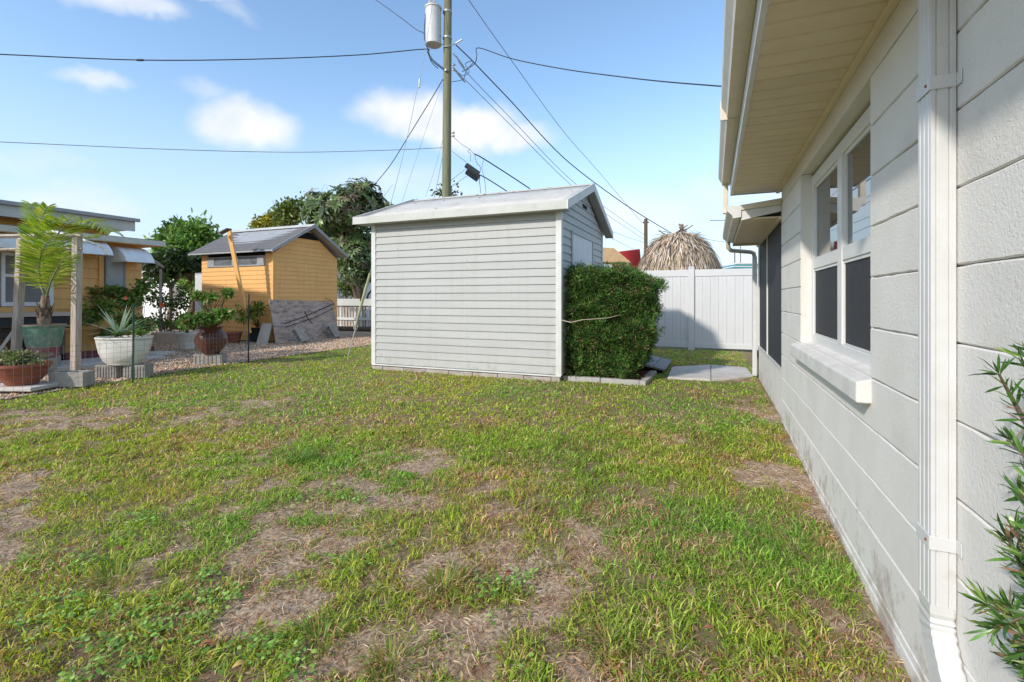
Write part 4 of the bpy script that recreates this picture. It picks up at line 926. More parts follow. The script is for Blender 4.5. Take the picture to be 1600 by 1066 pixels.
# roofs and fascias
b = MB(); b.box((-18, -5, 2.74), (-11.92, 6.62, 2.80)); b.build('upper_soffit', M['metalw'], nh)
b = MB(); b.box((-11.92, -5, 2.72), (-11.88, 6.66, 2.93)); b.build('upper_fascia', M['fasciaw'], nh); b = MB(); b.box((-11.88, -5, 2.93), (-11.80, 6.72, 3.0)); b.build('upper_drip_edge', M['greytrim'], nh)
b = MB(); b.prism([Vector((-11.84, -5, 3.0)), Vector((-15, -5, 3.35)), Vector((-18, -5, 3.0))], (0, 11.7, 0)); b.build('upper_roof', M['shingle'], nh)
b = MB(); b.box((-10.93, -5, 2.345), (-10.89, 6.7, 2.45)); b.box((-11.9, 6.66, 2.345), (-10.93, 6.70, 2.46)); b.build('lower_fascia', M['fasciaw'], nh)
b = MB(); b.box((-11.3, -5, 2.335), (-10.93, 6.66, 2.35)); b.build('lower_soffit', M['yellow'], nh)
b = MB(); b.prism([Vector((-10.9, -5, 2.46)), Vector((-11.98, -5, 2.56)), Vector((-11.98, -5, 2.42)), Vector((-10.9, -5, 2.44))], (0, 11.7, 0)); b.build('lower_roof', mat('brown_shingle', (.22, .15, .11), .9, (.15, .10, .08), 8), nh)
# awnings: curved ribbed metal
def awning(ya, yb2, z0, depth, drop, label_part):
    n = 9; b = MB(); vs = []
    m = int((yb2 - ya)/.07)
    for j in range(m + 1):
        y = ya + (yb2 - ya)*j/m; rib = .012 if j % 2 else 0
        for i in range(n + 1):
            th = i/n*1.25; x = NX + .03 + depth*math.sin(th)/math.sin(1.25); z = z0 - drop*(1 - math.cos(th))/(1 - math.cos(1.25)) + rib
            if i == n: z -= .015 if j % 2 else 0
            vs.append((x, y, z))
    b.add(vs, [((n+1)*j+i, (n+1)*j+i+1, (n+1)*(j+1)+i+1, (n+1)*(j+1)+i) for j in range(m) for i in range(n)])
    for ye in (ya, yb2):
        pts = [Vector((NX + .03, ye, z0 - drop))] + [Vector((NX + .03 + depth*math.sin(i/n*1.25)/math.sin(1.25), ye, z0 - drop*(1 - math.cos(i/n*1.25))/(1 - math.cos(1.25)))) for i in range(n + 1)]
        b.add(pts, [tuple(range(len(pts)))])
    o = b.build('awning', M['metalw'], nh); s = o.modifiers.new('t', 'SOLIDIFY'); s.thickness = .008
awning(-2, wp(150, NX, 0).y, 2.36, .55, .30, '')
awning(ga + .1, wp(215, NX, 0).y, 2.28, .55, .32, '')
# bench / plant shelf along the wall
sh = thing('plant_shelf', 'long low dark shelf with a pale top board under the yellow house window', 'shelf', (NX + .5, 2, .08))
b = MB(); b.box((NX + .2, -2, .92), (NX + .75, wp(107, NX + .6, 0).y, .985)); b.build('shelf_top', M['pinkwall'], sh)
for i in range(12):
    y = wp(107, NX + .6, 0).y - .12 - i*.42; b = MB(); b.box((NX + .25, y - .03, .08), (NX + .7, y + .03, .92)); b.build('leg', M['maroon'] if i % 2 else M['bark'], sh)
b = MB(); b.box((NX + .22, -2, .70), (NX + .72, wp(107, NX + .6, 0).y - .03, .72)); b.box((NX + .69, -2, .76), (NX + .71, wp(107, NX + .6, 0).y - .03, .915)); b.build('lower_shelf', M['cable'], sh)
b = MB(); b.box((-10.6, -2, .05), (-9.6, 5.9, .13)); tag(b.build('patio_strip', M['conc'], bevel=.01), kind='structure')
b = MB(); b.box((-10.75, -2, .05), (-10.6, 6.3, .25)); tag(b.build('maroon_step', M['maroon'], bevel=.01), 'low maroon painted step edge along the yellow house patio', 'step')

# small grey gable canopy, white house and pale wall behind
wh = thing('white_house', 'bright white stuccoed neighbour house behind the shrubs', 'house', at(265, 470, 25))
c = at(262, HOR, 26)
b = MB(); b.box((-34, 15.8, -.1), (-15.6, 20, 2.55)); b.build('wall', M['white_far'], wh)
b = MB(); b.box((-34.3, 15.5, 2.55), (-15.3, 20.3, 2.72)); b.build('fascia', M['fasciaw'], wh)
b = MB(); b.prism([Vector((-34.3, 15.5, 2.72)), Vector((-34.3, 20.3, 2.72)), Vector((-34.3, 17.9, 3.3))], (19, 0, 0)); b.build('roof', M['pinkwall'], wh)
ww = colx(280, 15.8); b = MB(); b.box((ww - .5, 15.75, 1.0), (ww + .5, 15.80, 1.9)); o = b.build('window', M['greytrim'], wh); o['_off'] = tuple(wh.location)
b = MB(); b.box((ww - .42, 15.73, 1.07), (ww + .42, 15.75, 1.83)); b.build('pane', M['blind'], o)
gc = thing('grey_canopy', 'small grey peaked canopy roof behind the right awning of the yellow house', 'canopy', at(236, HOR, 12.5)); ap = at(236, 402, 12.5)
b = MB(); b.prism([at(214, 417, 12.5), at(232, 399, 12.5), at(256, 415, 12.5), at(256, 418, 12.5), at(232, 405, 12.5), at(214, 421, 12.5)], (-.64, .40, 0)); b.build('roof', M['greytrim'], gc)
b = MB(); 
for px in (219, 251): q = at(px, HOR, 12.6); b.tube([(q.x, q.y, .05), (q.x, q.y, 2.0)], .03, 6)
b.build('support', M['greytrim'], gc)
cb = thing('grey_cabinet', 'tall grey metal cabinet at the left side of the yellow shed', 'cabinet', at(309, HOR, 14.2)); q = at(309, HOR, 14.2)
b = MB(); b.box((q.x - .13, q.y, .08), (q.x + .35, q.y + .5, 1.98)); b.build('cabinet_body', M['greytrim'], cb, bevel=.01); b = MB(); b.box((q.x - .10, q.y - .012, .16), (q.x + .30, q.y - .001, 1.93)); b.build('cabinet_door', M['alum'], cb)

# ------------------------------------------------------------------ wooden frame
fr = thing('timber_frame', 'weathered grey timber post frame with two cross bars in the gravel garden', 'frame', gp(110, 578))
pr_, pl_ = gp(117, 580), gp(22, 565); pr_ = at(118, 580, 7.55); pl_ = at(24, 573, 7.7)
ax = (pl_ - pr_); ax.z = 0; ax.normalize(); nn_ = Vector((-ax.y, ax.x, 0))
for p, lean in ((pr_, Vector((.05, .0, 0))), (pl_, Vector((.10, .04, 0)))):
    zt = 2.17; b = MB(); h = .048
    vs = [Vector((p.x, p.y, .07)) + ax*sx*h + nn_*sy*h for sx, sy in ((-1,-1),(1,-1),(1,1),(-1,1))] + [Vector((p.x, p.y, zt)) + lean + ax*sx*h + nn_*sy*h for sx, sy in ((-1,-1),(1,-1),(1,1),(-1,1))]
    b.add(vs, [(0,3,2,1),(4,5,6,7),(0,1,5,4),(1,2,6,5),(2,3,7,6),(3,0,4,7)]); b.build('post', M['post'], fr, bevel=.006)
for z, r_ in ((2.20, .035), (2.0, .024)):
    a = Vector((pr_.x, pr_.y, z)) - ax*.08 + Vector((.05, 0, 0)); c = Vector((pl_.x, pl_.y, z + (.02 if z > 2.1 else -.0))) + ax*(.9) + Vector((.08, 0, 0)); b = MB(); b.tube([a, a.lerp(c, .5) + Vector((0, 0, .008)), c], r_, 4); b.build('crossbar', M['post'], fr)
b = MB(); q1 = Vector((pl_.x, pl_.y, .75)); b.tube([q1, q1 + ax*.5 + Vector((0, 0, -.6))], .03, 4); b.build('brace', M['shedtrim'], fr)
# curved white hose over the frame
b = MB(); pts = [(30,374,7.9),(60,363,7.9),(85,362,7.9),(115,370,7.9),(150,382,7.9),(163,388,7.9),(166,398,7.9)]; b.tube([at(*q) for q in pts], .022, 8); tag(b.build('bent_pipe', M['metalw'], smooth=True), 'thin bent white pipe arching behind the top of the timber frame', 'pipe')

# ------------------------------------------------------------------ pots, blocks and plants
def pot(name, label, c, prof, m, cat='plant pot', group=None, n=28, sx=1, sy=1, soil=None, cols=None, rz=0):
    t = thing(name, label, cat, c, group); b = MB(); b.lathe(prof, (0, 0, 0), n, sx=sx, sy=sy)
    if cols:
        k = 0; b.c = []
        for (r_, z) in prof:
            cc = [q for (zz, q) in cols if z >= zz][-1]; b.c += [cc]*n
    b.v = [tuple(Vector(v) + Vector(c)) for v in b.v]; o = b.build('pot_body', m, t, smooth=True)
    if soil:
        b = MB(); b.lathe([(soil[0], soil[1] - .01), (soil[0]*.98, soil[1])], c, n, sx=sx, sy=sy); b.build('potting_soil', M['bark'], t)
    t.rotation_euler.z = rz
    return t
def shrub(name, label, base, blobs_, leaf, cols, nl, cat='plant', stems=8, flowers=(), wts=None, group=None, m='leaf', stem_r=.008):
    base = Vector(base); t = thing(name, label, cat, base, group); lv = LV()
    tot = sum(b_[3] for b_ in blobs_)
    b = MB()
    for (px, py, F, w_, r, rz_) in blobs_:
        c = at(px, py, F); n = int(nl*w_/tot); q = rdir(n); rr = rng.random((n, 1))**.45
        cl = np.array(c) + q*rr*np.array([r, r, rz_]); k = max(3, int(n/14)); cent = cl[rng.integers(0, n, k)]; P = cent[rng.integers(0, k, n)]*.55 + cl*.45
        D = q + rng.normal(size=(n, 3))*.7; D[:, 2] += .1
        lv.add(*leaves(P, D, rdir(n, 1.5), leaf[0]*rng.uniform(.7, 1.25, n), leaf[1]*rng.uniform(.8, 1.2, n), pal(n, cols, wts, .2)))
        for i in range(stems):
            tip = Vector(P[rng.integers(0, n)]); m1 = base.lerp(tip, .5) + Vector(rdir(1)[0])*.05; b.tube([base + Vector((random.uniform(-.04, .04), random.uniform(-.04, .04), 0)), m1, tip], [stem_r, stem_r*.75, stem_r*.35], 5, False)
    lv.build('foliage', M[m], t); b.build('stems', M['stem'], t)
    for (px, py, F, s) in flowers:
        c = at(px, py, F); b = MB()
        for i in range(5):
            a = i*2*math.pi/5; u = Vector((CS, SN, 0)); v = Vector((0, 0, 1)); w3 = Vector((SN, -CS, 0))
            d = u*math.cos(a) + v*math.sin(a); e = u*-math.sin(a) + v*math.cos(a)
            b.add([c, c + d*s*.6 + e*s*.45 + w3*s*.2, c + d*s + w3*s*.35, c + d*s*.6 - e*s*.45 + w3*s*.2], [(0, 1, 2, 3)])
        b.build('flower', M['petal'], t)
    return t
# block + green/maroon pot with palm
pc = at(68, 560, 7.65); pc.z = .30
cinder((pc.x - .16, pc.y + .08, .1), (0, 0, R(118)), 'mossy cinder block under the left half of the green palm pot', group=GB)
cinder((pc.x + .08, pc.y - .10, .1), (0, 0, R(28)), 'cinder block under the green palm pot, its end hole facing out', group=GB)
pot('palm_pot', 'flared clay pot painted green above a maroon band, on cinder blocks', (pc.x, pc.y, .295), [(.05, 0), (.185, 0), (.195, .16), (.2, .17), (.205, .18), (.255, .47), (.262, .475), (.272, .50), (.275, .52), (.255, .52), (.245, .46), (.10, .45)], M['potattr'],
    cols=[(0, (.24, .07, .08)), (.165, (.40, .30, .25)), (.175, (.13, .24, .17)), (.47, (.10, .24, .15)), (.515, (.40, .22, .15))], soil=(.24, .47))
GPAL = [(.24, .35, .045), (.36, .44, .07), (.14, .22, .03), (.48, .48, .10)]
palm = thing('potted_palm', 'young feather palm with yellow green fronds in the green pot', 'palm', (pc.x, pc.y, .76))
tb = Vector((pc.x, pc.y, .75)); tt_ = at(71, 462, 7.6)
b = MB(); b.tube([tb, tb.lerp(tt_, .25), tb.lerp(tt_, .6), tt_], [.075, .085, .07, .045], 12); b.build('trunk', mat('palm_trunk', (.34, .28, .20), .85, (.16, .09, .06), 12, bump=.8, bscale=40, stretch=(3, 3, 1)), palm, smooth=True)
b = MB()
for i in range(16):
    a = i*2.4; d = Vector((math.cos(a), math.sin(a), 0)); p0 = tb.lerp(tt_, .25 + .4*(i/16)); b.add([p0 + d*.07 + Vector((-.03*d.y, .03*d.x, 0)), p0 + d*.07 + Vector((.03*d.y, -.03*d.x, 0)), p0 + d*.105 + Vector((0, 0, .13)), ], [(0, 1, 2)])
o = b.build('leaf_bases', M['bark'], palm); o.modifiers.new('t', 'SOLIDIFY').thickness = .008
def frond(ctrl, ll, dens=46, droop=.5, up=None, wd=.024):
    pts = [at(*c) for c in ctrl]
    # catmull
    def cr(t):
        n = len(pts) - 1; i = min(int(t*n), n-1); f = t*n - i; p0, p1, p2, p3 = pts[max(i-1, 0)], pts[i], pts[i+1], pts[min(i+2, n)]
        return .5*((2*p1) + (p2-p0)*f + (2*p0-5*p1+4*p2-p3)*f*f + (3*p1-p0-3*p2+p3)*f**3)
    b = MB(); K_ = 14; b.tube([cr(i/K_) for i in range(K_+1)], [.016*(1-i/K_*.8) for i in range(K_+1)], 5, False, c=(.17, .2, .05))
    P = []; D = []; U = []; L_ = []
    for i in range(dens):
        t = .22 + .78*i/dens; p = cr(t); tg = (cr(min(t+.02, 1)) - cr(t-.02)).normalized(); sd_ = tg.cross(Vector((0, 0, 1)));
        if sd_.length < .2: sd_ = Vector((CS, SN, 0))
        sd_.normalize(); nm = sd_.cross(tg)
        for s in (-1, 1):
            d = sd_*s*1.0 + tg*(.55 + .5*t) + nm*.25 + Vector((0, 0, -droop*random.uniform(.2, .7))) + Vector(rdir(1)[0])*.08
            P.append(p); D.append(d); U.append(nm); L_.append(ll*(math.sin(math.pi*(.12+.8*t))**.6)*random.uniform(.9, 1.05))
    lv = LV(); lv.add(*leaves(np.array(P), np.array(D), np.array(U), np.array(L_), wd, pal(len(P), GPAL, [.35, .35, .15, .15], .12), bend=.12))
    V = np.concatenate(lv.V); C = np.concatenate(lv.C); o = lv.build('frond', M['leaf'], palm)
    b.build('frond_stalk', M['potattr'], palm, smooth=True)
frond([(72,470,7.6),(60,420,7.5),(54,370,7.45),(75,322,7.4)], .28)
frond([(72,468,7.6),(66,400,7.7),(60,350,7.9),(48,318,8.1)], .30)
frond([(73,465,7.6),(78,410,7.55),(94,360,7.5),(132,343,7.4),(174,362,7.3)], .44, 64, .7)
frond([(73,465,7.6),(85,420,7.8),(110,382,8.0),(150,368,8.2)], .34, 50, .6)
frond([(72,466,7.6),(62,430,7.4),(66,392,7.2),(88,366,6.9)], .34, 50, .9)
frond([(72,466,7.6),(80,440,7.3),(95,410,7.0),(112,398,6.8)], .30, 46, .9)
frond([(72,466,7.6),(60,440,7.8),(52,410,8.0),(40,390,8.4)], .22, 40, .7)

# near block with post foot
q = gp(95, 604); cinder((q.x, q.y + .12, .07), (0, 0, R(24)), 'weathered grey cinder block at the foot of the right timber post', ln=.44, group=GB)
# lower left terracotta bowl on slab
q = gp(-2, 611); b = MB(); b.box((-.38, -.2, 0), (.36, .30, .05), Matrix.Translation((q.x, q.y + .2, .075)) @ Matrix.Rotation(R(20), 4, 'Z')); tag(b.build('stepping_stone', M['conc'], bevel=.01), 'flat grey stone slab under the terracotta bowl at the left edge', 'stone slab')
bc = Vector((q.x + .0, q.y + .22, .127)); pot('terracotta_bowl', 'wide red terracotta bowl cut by the left edge of the photo', bc, [(.05, 0), (.15, 0), (.16, .02), (.235, .12), (.265, .22), (.285, .235), (.285, .27), (.26, .27), (.24, .22), (.1, .21)], M['terra'], soil=(.25, .235))
def pxof(v):
    r = v.x*CS + v.y*SN; f = -v.x*SN + v.y*CS; return 800 + r/f*F_PX, HOR - (v.z - EYE)/f*F_PX, f
a, c_, f = pxof(bc + Vector((0, 0, .33)))
shrub('succulent', 'pale green trailing succulent filling the terracotta bowl', bc + Vector((0, 0, .24)), [(a, c_, f, 1, .22, .10), (a + 22, c_ + 10, f, .5, .10, .06), (a - 20, c_ - 4, f, .5, .12, .08)], (.06, .022), [(.22, .27, .08), (.14, .2, .05), (.3, .26, .14)], 900, stems=5)
# white faceted planter on ribbed block, with pineapple plant
wc = gp(195, 594) + ray(195)*.28
for dx, rz in ((-.20, 0), (.20, 4)):
    cinder((wc.x + dx*CS, wc.y + dx*SN, .075), (0, 0, YAW + R(rz)), 'ribbed cinder block under the white planter, %s half' % ('left' if dx < 0 else 'right'), ln=.30, deco=True, group=GB)
P0 = Vector((wc.x, wc.y, .268))
prof8 = [(.04, 0), (.215, 0), (.22, .012), (.27, .06), (.318, .17), (.345, .30), (.358, .375), (.366, .38), (.366, .40), (.34, .40), (.33, .36), (.1, .35)]
pot('white_planter', 'large white eight sided bowl planter on ribbed blocks', P0, prof8, M['whitepot'], n=8, soil=(.36, .375), rz=R(22), sx=1.08, sy=.76)
pa = thing('pineapple_plant', 'spiky silver green pineapple plant in the white planter', 'plant', P0 + Vector((-.04, -.05, .42)))
lv = LV(); Pn = 42
for i in range(Pn):
    az = i*2.4 + random.uniform(-.2, .2); el = random.uniform(.25, 1.35); L0 = random.uniform(.42, .64) if el < 1 else random.uniform(.38, .52)
    d = np.array([math.cos(az)*math.cos(el), math.sin(az)*math.cos(el), math.sin(el)]); p = np.array(pa.location); seg = 5; w0 = .036
    up = np.array([0, 0, 1.0]); sd_ = np.cross(d, up); sd_ /= np.linalg.norm(sd_); V = []
    for k in range(seg + 1):
        t = k/seg; V += [p + sd_*w0*(1-t)**.7 * .5, p - sd_*w0*(1-t)**.7 * .5 ]; p = p + d*L0/seg; d = d + np.array([0, 0, -.10*(1.4-el)]); d /= np.linalg.norm(d)
    V = np.array(V); f4 = np.array([[2*k, 2*k+1, 2*k+3, 2*k+2] for k in range(seg)]); c = pal(1, [(.30, .42, .28), (.20, .33, .17), (.42, .50, .38)], None, .1)
    lv.add(V, f4, np.zeros((0, 3), int), np.repeat(c, len(V), 0))
lv.build('leaves', M['leaf'], pa)
HG = [(.09, .20, .03), (.13, .28, .05), (.21, .36, .08), (.28, .22, .09)]
def pzf(px, py, F): return at(px, py, F)
shrub('low_plant', 'low bright green plant spilling from the right side of the white planter', P0 + Vector((.12, .02, .38)), [(219, 519, 7.0, 1, .13, .05), (185, 522, 6.95, .5, .08, .04)], (.04, .015), HG, 450, stems=4)
# brown urn on block with leafy plant
uc = gp(330, 572) + ray(330)*.18
cinder((uc.x - .02, uc.y, .075), (0, 0, YAW + R(6)), 'ribbed cinder block under the brown urn', ln=.46, deco=True, group=GB)
pot('brown_urn', 'round bellied glazed brown clay urn with a short neck', (uc.x, uc.y, .267), [(.04, 0), (.12, 0), (.13, .02), (.20, .10), (.245, .20), (.25, .27), (.22, .35), (.175, .39), (.165, .42), (.185, .46), (.19, .475), (.16, .475), (.14, .42), (.05, .41)], M['terrabrown'], soil=(.15, .43))
q = Vector((uc.x, uc.y, .70))
shrub('leafy_plant', 'spreading bright green leafy plant growing from the brown urn', q, [(320, 498, 8.0, 1.2, .30, .13), (293, 505, 7.9, .8, .18, .10), (352, 492, 8.1, .8, .22, .12), (325, 465, 8.1, .5, .18, .09), (355, 458, 8.2, .35, .11, .07), (308, 462, 8.1, .3, .12, .06)], (.075, .04), HG, 1900, stems=6)
# pots behind
q = gp(292, 547); pot('white_pot', 'battered white pot standing left of the brown urn', (q.x, q.y, .10), [(.04, 0), (.13, 0), (.17, .14), (.215, .33), (.225, .34), (.225, .37), (.19, .37), (.17, .32), (.05, .31)], M['whitepot'], n=8, soil=(.19, .34))
shrub('leafy_plant', 'small green plant in the battered white pot', (q.x, q.y, .43), [(288, 508, 10.3, 1, .22, .12)], (.07, .03), HG, 380)
q = gp(366, 537); pot('small_terracotta_pot', 'small orange terracotta pot right of the brown urn', (q.x, q.y, .09), [(.04, 0), (.12, 0), (.17, .22), (.185, .23), (.19, .28), (.16, .28), (.05, .25)], M['terra'], soil=(.16, .26))
q2 = gp(390, 536); pot('dark_planter', 'squat dark green planter standing behind the thin dark stake', (q2.x, q2.y + .25, .09), [(.05, 0), (.20, 0), (.22, .1), (.24, .36), (.25, .38), (.21, .38), (.05, .34)], mat('dark_green_pot', (.03, .06, .045), .4, (.02, .03, .025), 5), soil=(.22, .36))
shrub('croton_plant', 'yellow green narrow leaved plant in front of the yellow shed wall', (q2.x, q2.y + .25, .45), [(386, 490, 12.1, 1, .38, .26), (404, 482, 12.1, .5, .2, .2)], (.16, .035), [(.16, .22, .04), (.10, .16, .03), (.30, .30, .07)], 420)
q = gp(408, 540); q = gp(222, 556)
b = MB(); b.box((-.5, -.25, 0), (.5, .25, .06), Matrix.Translation((q.x, q.y, .09)) @ Matrix.Rotation(YAW, 4, 'Z')); tag(b.build('paving_slab', M['conc'], bevel=.01), 'pale paving slab on the gravel between the white planter and the white pot', 'slab')
# hibiscus group behind the white planter
shrub('hibiscus_bush', 'hibiscus bush with orange flower right behind the green garden stake', gp(215, 540), [(205, 468, 9.8, 1, .35, .32), (222, 445, 9.8, .5, .22, .2), (196, 500, 9.4, .7, .3, .2), (225, 510, 9.2, .6, .3, .15)], (.075, .045), HG, 1500, flowers=[(197, 466, 9.2, .045)], cat='bush')
shrub('croton_bush', 'bushy red and green plant against the yellow house wall by the right timber post', gp(150, 545), [(148, 460, 9.6, 1, .32, .22), (165, 480, 9.4, .8, .3, .25), (140, 495, 9.3, .6, .25, .2), (178, 455, 9.7, .4, .2, .16)], (.085, .045), [(.16, .30, .05), (.26, .38, .09), (.38, .24, .10), (.10, .20, .04)], 1300, cat='bush')
shrub('hibiscus_bush', 'airy hibiscus bush with red flower in front of the white wall', gp(262, 535), [(245, 460, 13, 1, .48, .42), (275, 475, 13, 1, .45, .42), (258, 440, 13, .6, .45, .28), (288, 500, 12.5, .6, .3, .2), (240, 500, 12.5, .6, .4, .2), (290, 455, 13, .3, .3, .3)], (.11, .055), [(.05, .10, .02), (.08, .16, .03), (.16, .26, .06)], 850, flowers=[(254, 477, 12.3, .07)], cat='bush', stems=5)
shrub('low_hedge_plants', 'low mixed green border plants at the foot of the white wall', gp(250, 525), [(235, 505, 14, 1, .9, .2), (275, 508, 13.5, 1, .6, .2), (170, 520, 9.8, .7, .4, .12)], (.10, .05), HG, 900, cat='border plants', stems=3)
q = gp(290, 544); b = MB(); b.box((-.8, -.3, 0), (.7, .3, .28), Matrix.Translation((q.x - 1.2, q.y + .9, .09)) @ Matrix.Rotation(YAW, 4, 'Z')); tag(b.build('stone_planter_wall', M['conc'], bevel=.02), 'low grey masonry planter wall behind the white pot', 'planter wall')

# garden wire fence with stakes
wfz = thing('garden_wire_fence', 'thin welded wire garden fence held by two dark metal stakes', 'wire fence', gp(207, 592))
s1 = gp(207.5, 598); s2_ = gp(388, 567)
for s, ztop_, m_ in ((s1, 1.16, 'stake'), (s2_, 1.31, 'cable')):
    b = MB(); x, y = s.x, s.y; b.tube([(x, y, .02), (x + .01, y + .005, ztop_)], .012, 6); b.build('stake', M[m_], wfz)
b = MB(); A = Vector((s1.x, s1.y - 3.1, .1)); 
def wl(p, q, r=.0016): b.tube([p, q], r, 3, False)
for (a, c) in ((A, s1), (s1, s2_)):
    ln = (c - a).length; nv = int(ln/.075)
    for i in range(nv + 1):
        p = a.lerp(c, i/nv); wob = .012*math.sin(i*.5); wl((p.x + wob, p.y, .09), (p.x + wob*2, p.y, .66))
    for j in range(9):
        z = .11 + j*.066; K_ = 8
        b.tube([(a.lerp(c, i/K_).x + .012*math.sin(i*3.1), a.lerp(c, i/K_).y, z) for i in range(K_+1)], .0016, 3, False)
tag(b.build('wire_mesh', M['wire'], wfz), kind='stuff')

# ------------------------------------------------------------------ utility pole and lines
PF = 15.5; pb = at(697.5, HOR, PF); top = 12.2
up_ = thing('utility_pole', 'weathered greenish wooden utility pole behind the grey shed', 'utility pole', (pb.x, pb.y, 0))
b = MB(); b.tube([(pb.x - .02, pb.y, 0), (pb.x, pb.y, 4), (pb.x + .03, pb.y, 8), (pb.x + .07, pb.y, top)], [.175, .15, .135, .12], 16); b.build('pole', M['utilpole'], up_, smooth=True)
tcx = at(677, 40, PF - .1); tz0 = at(677, 74, PF).z; tz1 = at(677, 14, PF).z
b = MB(); b.lathe([(.22, tz0), (.255, tz0 + .02), (.255, tz0 + .06), (.25, tz0 + .08), (.25, tz1 - .08), (.27, tz1 - .07), (.27, tz1 - .02), (.24, tz1), (.10, tz1 + .04)], (tcx.x, tcx.y, 0), 28)
tr = b.build('transformer', M['transf'], up_, smooth=True); tr['_off'] = tuple(up_.location)
b = MB(); 
for k, (dx, hh) in enumerate(((.06, .30), (-.1, .18))):
    for j in range(4): b.lathe([(.035, 0), (.055, .02), (.035, .045)], (tcx.x + dx, tcx.y - .05, tz1 + .02 + j*.05*(hh/.2)), 10)
b.build('bushing', M['trimwhite'], tr, smooth=True)
for z in (tz0 + .28, tz1 - .12):
    b = MB(); b.box((tcx.x + .15, tcx.y - .05, z - .025), (pb.x - .08, tcx.y + .05, z + .025)); b.lathe([(.15, z - .03), (.15, z + .03)], (pb.x + .035, pb.y, 0), 16); b.build('bracket', M['steel'], up_)
for (px, py) in ((707, 102), (707, 110), (706, 208), (706, 213)):
    b = MB(); c = at(px, py, PF - .05); b.tube([(pb.x, c.y, c.z), (c.x + .06, c.y, c.z)], .016, 6); b.lathe([(.03, -.03), (.045, 0), (.03, .03)], (c.x + .06, c.y, c.z), 8); b.build('bolt', M['steel'], up_)
b = MB(); c = at(697, 110, PF - .17); b.lathe([(.05, -.03), (.05, .03)], (c.x, c.y, c.z), 10); b.tube([at(692, 72, PF-.16), at(699, 73, PF-.18), at(712, 68, PF-.1)], .018, 6); b.tube([at(712, 68, PF-.1), at(722, 62, PF-.2)], .025, 6); b.build('hardware', M['steel'], up_)
def wire(name, label, pts, r=.012, m='cable', cat='cable', sub=6, wig=0):
    P_ = [at(*q) for q in pts]; out = []
    n = len(P_) - 1
    for i in range(n):
        p0, p1, p2, p3 = P_[max(i-1, 0)], P_[i], P_[i+1], P_[min(i+2, n)]
        for j in range(sub):
            f = j/sub; out.append(.5*((2*p1) + (p2-p0)*f + (2*p0-5*p1+4*p2-p3)*f*f + (3*p1-p0-3*p2+p3)*f**3))
    out.append(P_[-1])
    if wig: out = [p + Vector(rdir(1)[0])*wig for p in out]
    b = MB(); b.tube(out, r, 5, False); return tag(b.build(name, M[m], smooth=True), label, cat)
wire('service_cable', 'twisted black service cable crossing the top left sky with a splice', [(-120,80,12.5),(0,85,13),(220,94,13.8),(400,92.5,14.5),(560,86,15.1),(662,77,15.4),(668,82,15.4),(675,95,15.4),(694,110,15.4)], .016)
b = MB(); c = at(219, 94, 13.8); b.lathe([(.015, -.12), (.03, -.08), (.035, 0), (.03, .08), (.015, .12)], (0, 0, 0), 8); b.v = [tuple(c + Vector((p[2]*CS, p[2]*SN, p[0])) + Vector((0, p[1], 0))) for p in b.v]; tag(b.build('cable_splice', M['cable']), 'small dark splice on the upper left service cable', 'splice')
wire('telephone_cable', 'thin grey cable crossing the left sky below the service cable', [(-120,219,12.5),(0,222,13),(250,233,14),(450,238,14.8),(600,235,15.2),(691,231,15.4)], .010, 'cableg')
wire('power_line', 'dark wire running up left over the top of the transformer', [(540,-30,20),(587,0,18.6),(625,27,17.4),(650,46,16.6),(662,52,16.2),(695,72,15.5)], .012)
wire('guy_cable', 'heavy dark cable sloping down left from the pole to the tree', [(692,124,15.4),(672,158,15.8),(640,210,16.6),(610,258,17.6),(583,291,18.6)], .014)
wire('guy_wire', 'long pale guy wire from the pole top down to the yellow guard', [(690,-90,15.5),(665,75,14.6),(652,140,13.7),(634,225,12.5),(612,312,11.6),(578,428,10.3)], .0075, 'steel')
b = MB(); c = at(655, 131, 13.8); b.tube([c + Vector((0, 0, -.12)), c + Vector((.02, 0, .14))], .025, 6); tag(b.build('guy_insulator', M['steel']), 'small strain insulator on the long guy wire left of the pole', 'insulator')
wire('guy_wire', 'thin pale guy wire between the long guy wire and the pole', [(692,130,15.4),(670,190,15.8),(648,255,16.4),(628,316,17)], .006, 'steel')
wire('guy_wire', 'short thin wire dropping left from mid pole to behind the shed roof', [(692,218,15.4),(680,262,15.7),(665,308,16)], .006, 'steel')
wire('guy_wire', 'short darker wire close to the left of the pole above the shed roof', [(693,238,15.4),(686,272,15.6),(679,310,15.8)], .007, 'cableg')
wire('power_line', 'thin high wire crossing diagonally from the top centre to the lower right', [(700,-50,15),(731,-2,16),(798,93,19),(880,205,24),(935,268,29),(1003,348,39)], .012, 'cableg')
wire('power_line', 'thickest dark cable sloping right from the pole to the thatched hut', [(712,70,15.5),(735,92,15.7),(757,115,16),(800,160,17),(880,246,19),(960,308,21),(1010,341,22.5),(1052,366,24)], .019)
wire('power_line', 'upper of two thin parallel wires sloping right from the pole', [(714,88,15.5),(728,112,15.7),(800,187,17.5),(880,270,20),(941,321,23),(1008,368,30)], .010, 'cableg')
wire('power_line', 'lower of two thin parallel wires sloping right from the pole', [(709,110,15.5),(728,126,15.7),(800,198,17.5),(880,278,20),(941,330,24),(1006,374,31)], .010, 'cableg')
wire('power_line', 'faint far wire between the shed gable and the distant pole, higher one', [(870,315,22),(955,361,27),(1009,380,33)], .010, 'cableg')
wire('power_line', 'faint far wire between the shed gable and the tan roof, lower one', [(880,336,22),(951,370,25),(990,390,29)], .010, 'cableg')
wire('service_drop', 'twisted black service drop from the pole to the house eave on the right', [(722,112,15.5),(741,100,15.3),(745,88,15.2),(748,75,15.1),(800,92,14.2),(880,108,13),(960,119,11.6),(1040,128,10.2),(1140,136,8.6)], .014)
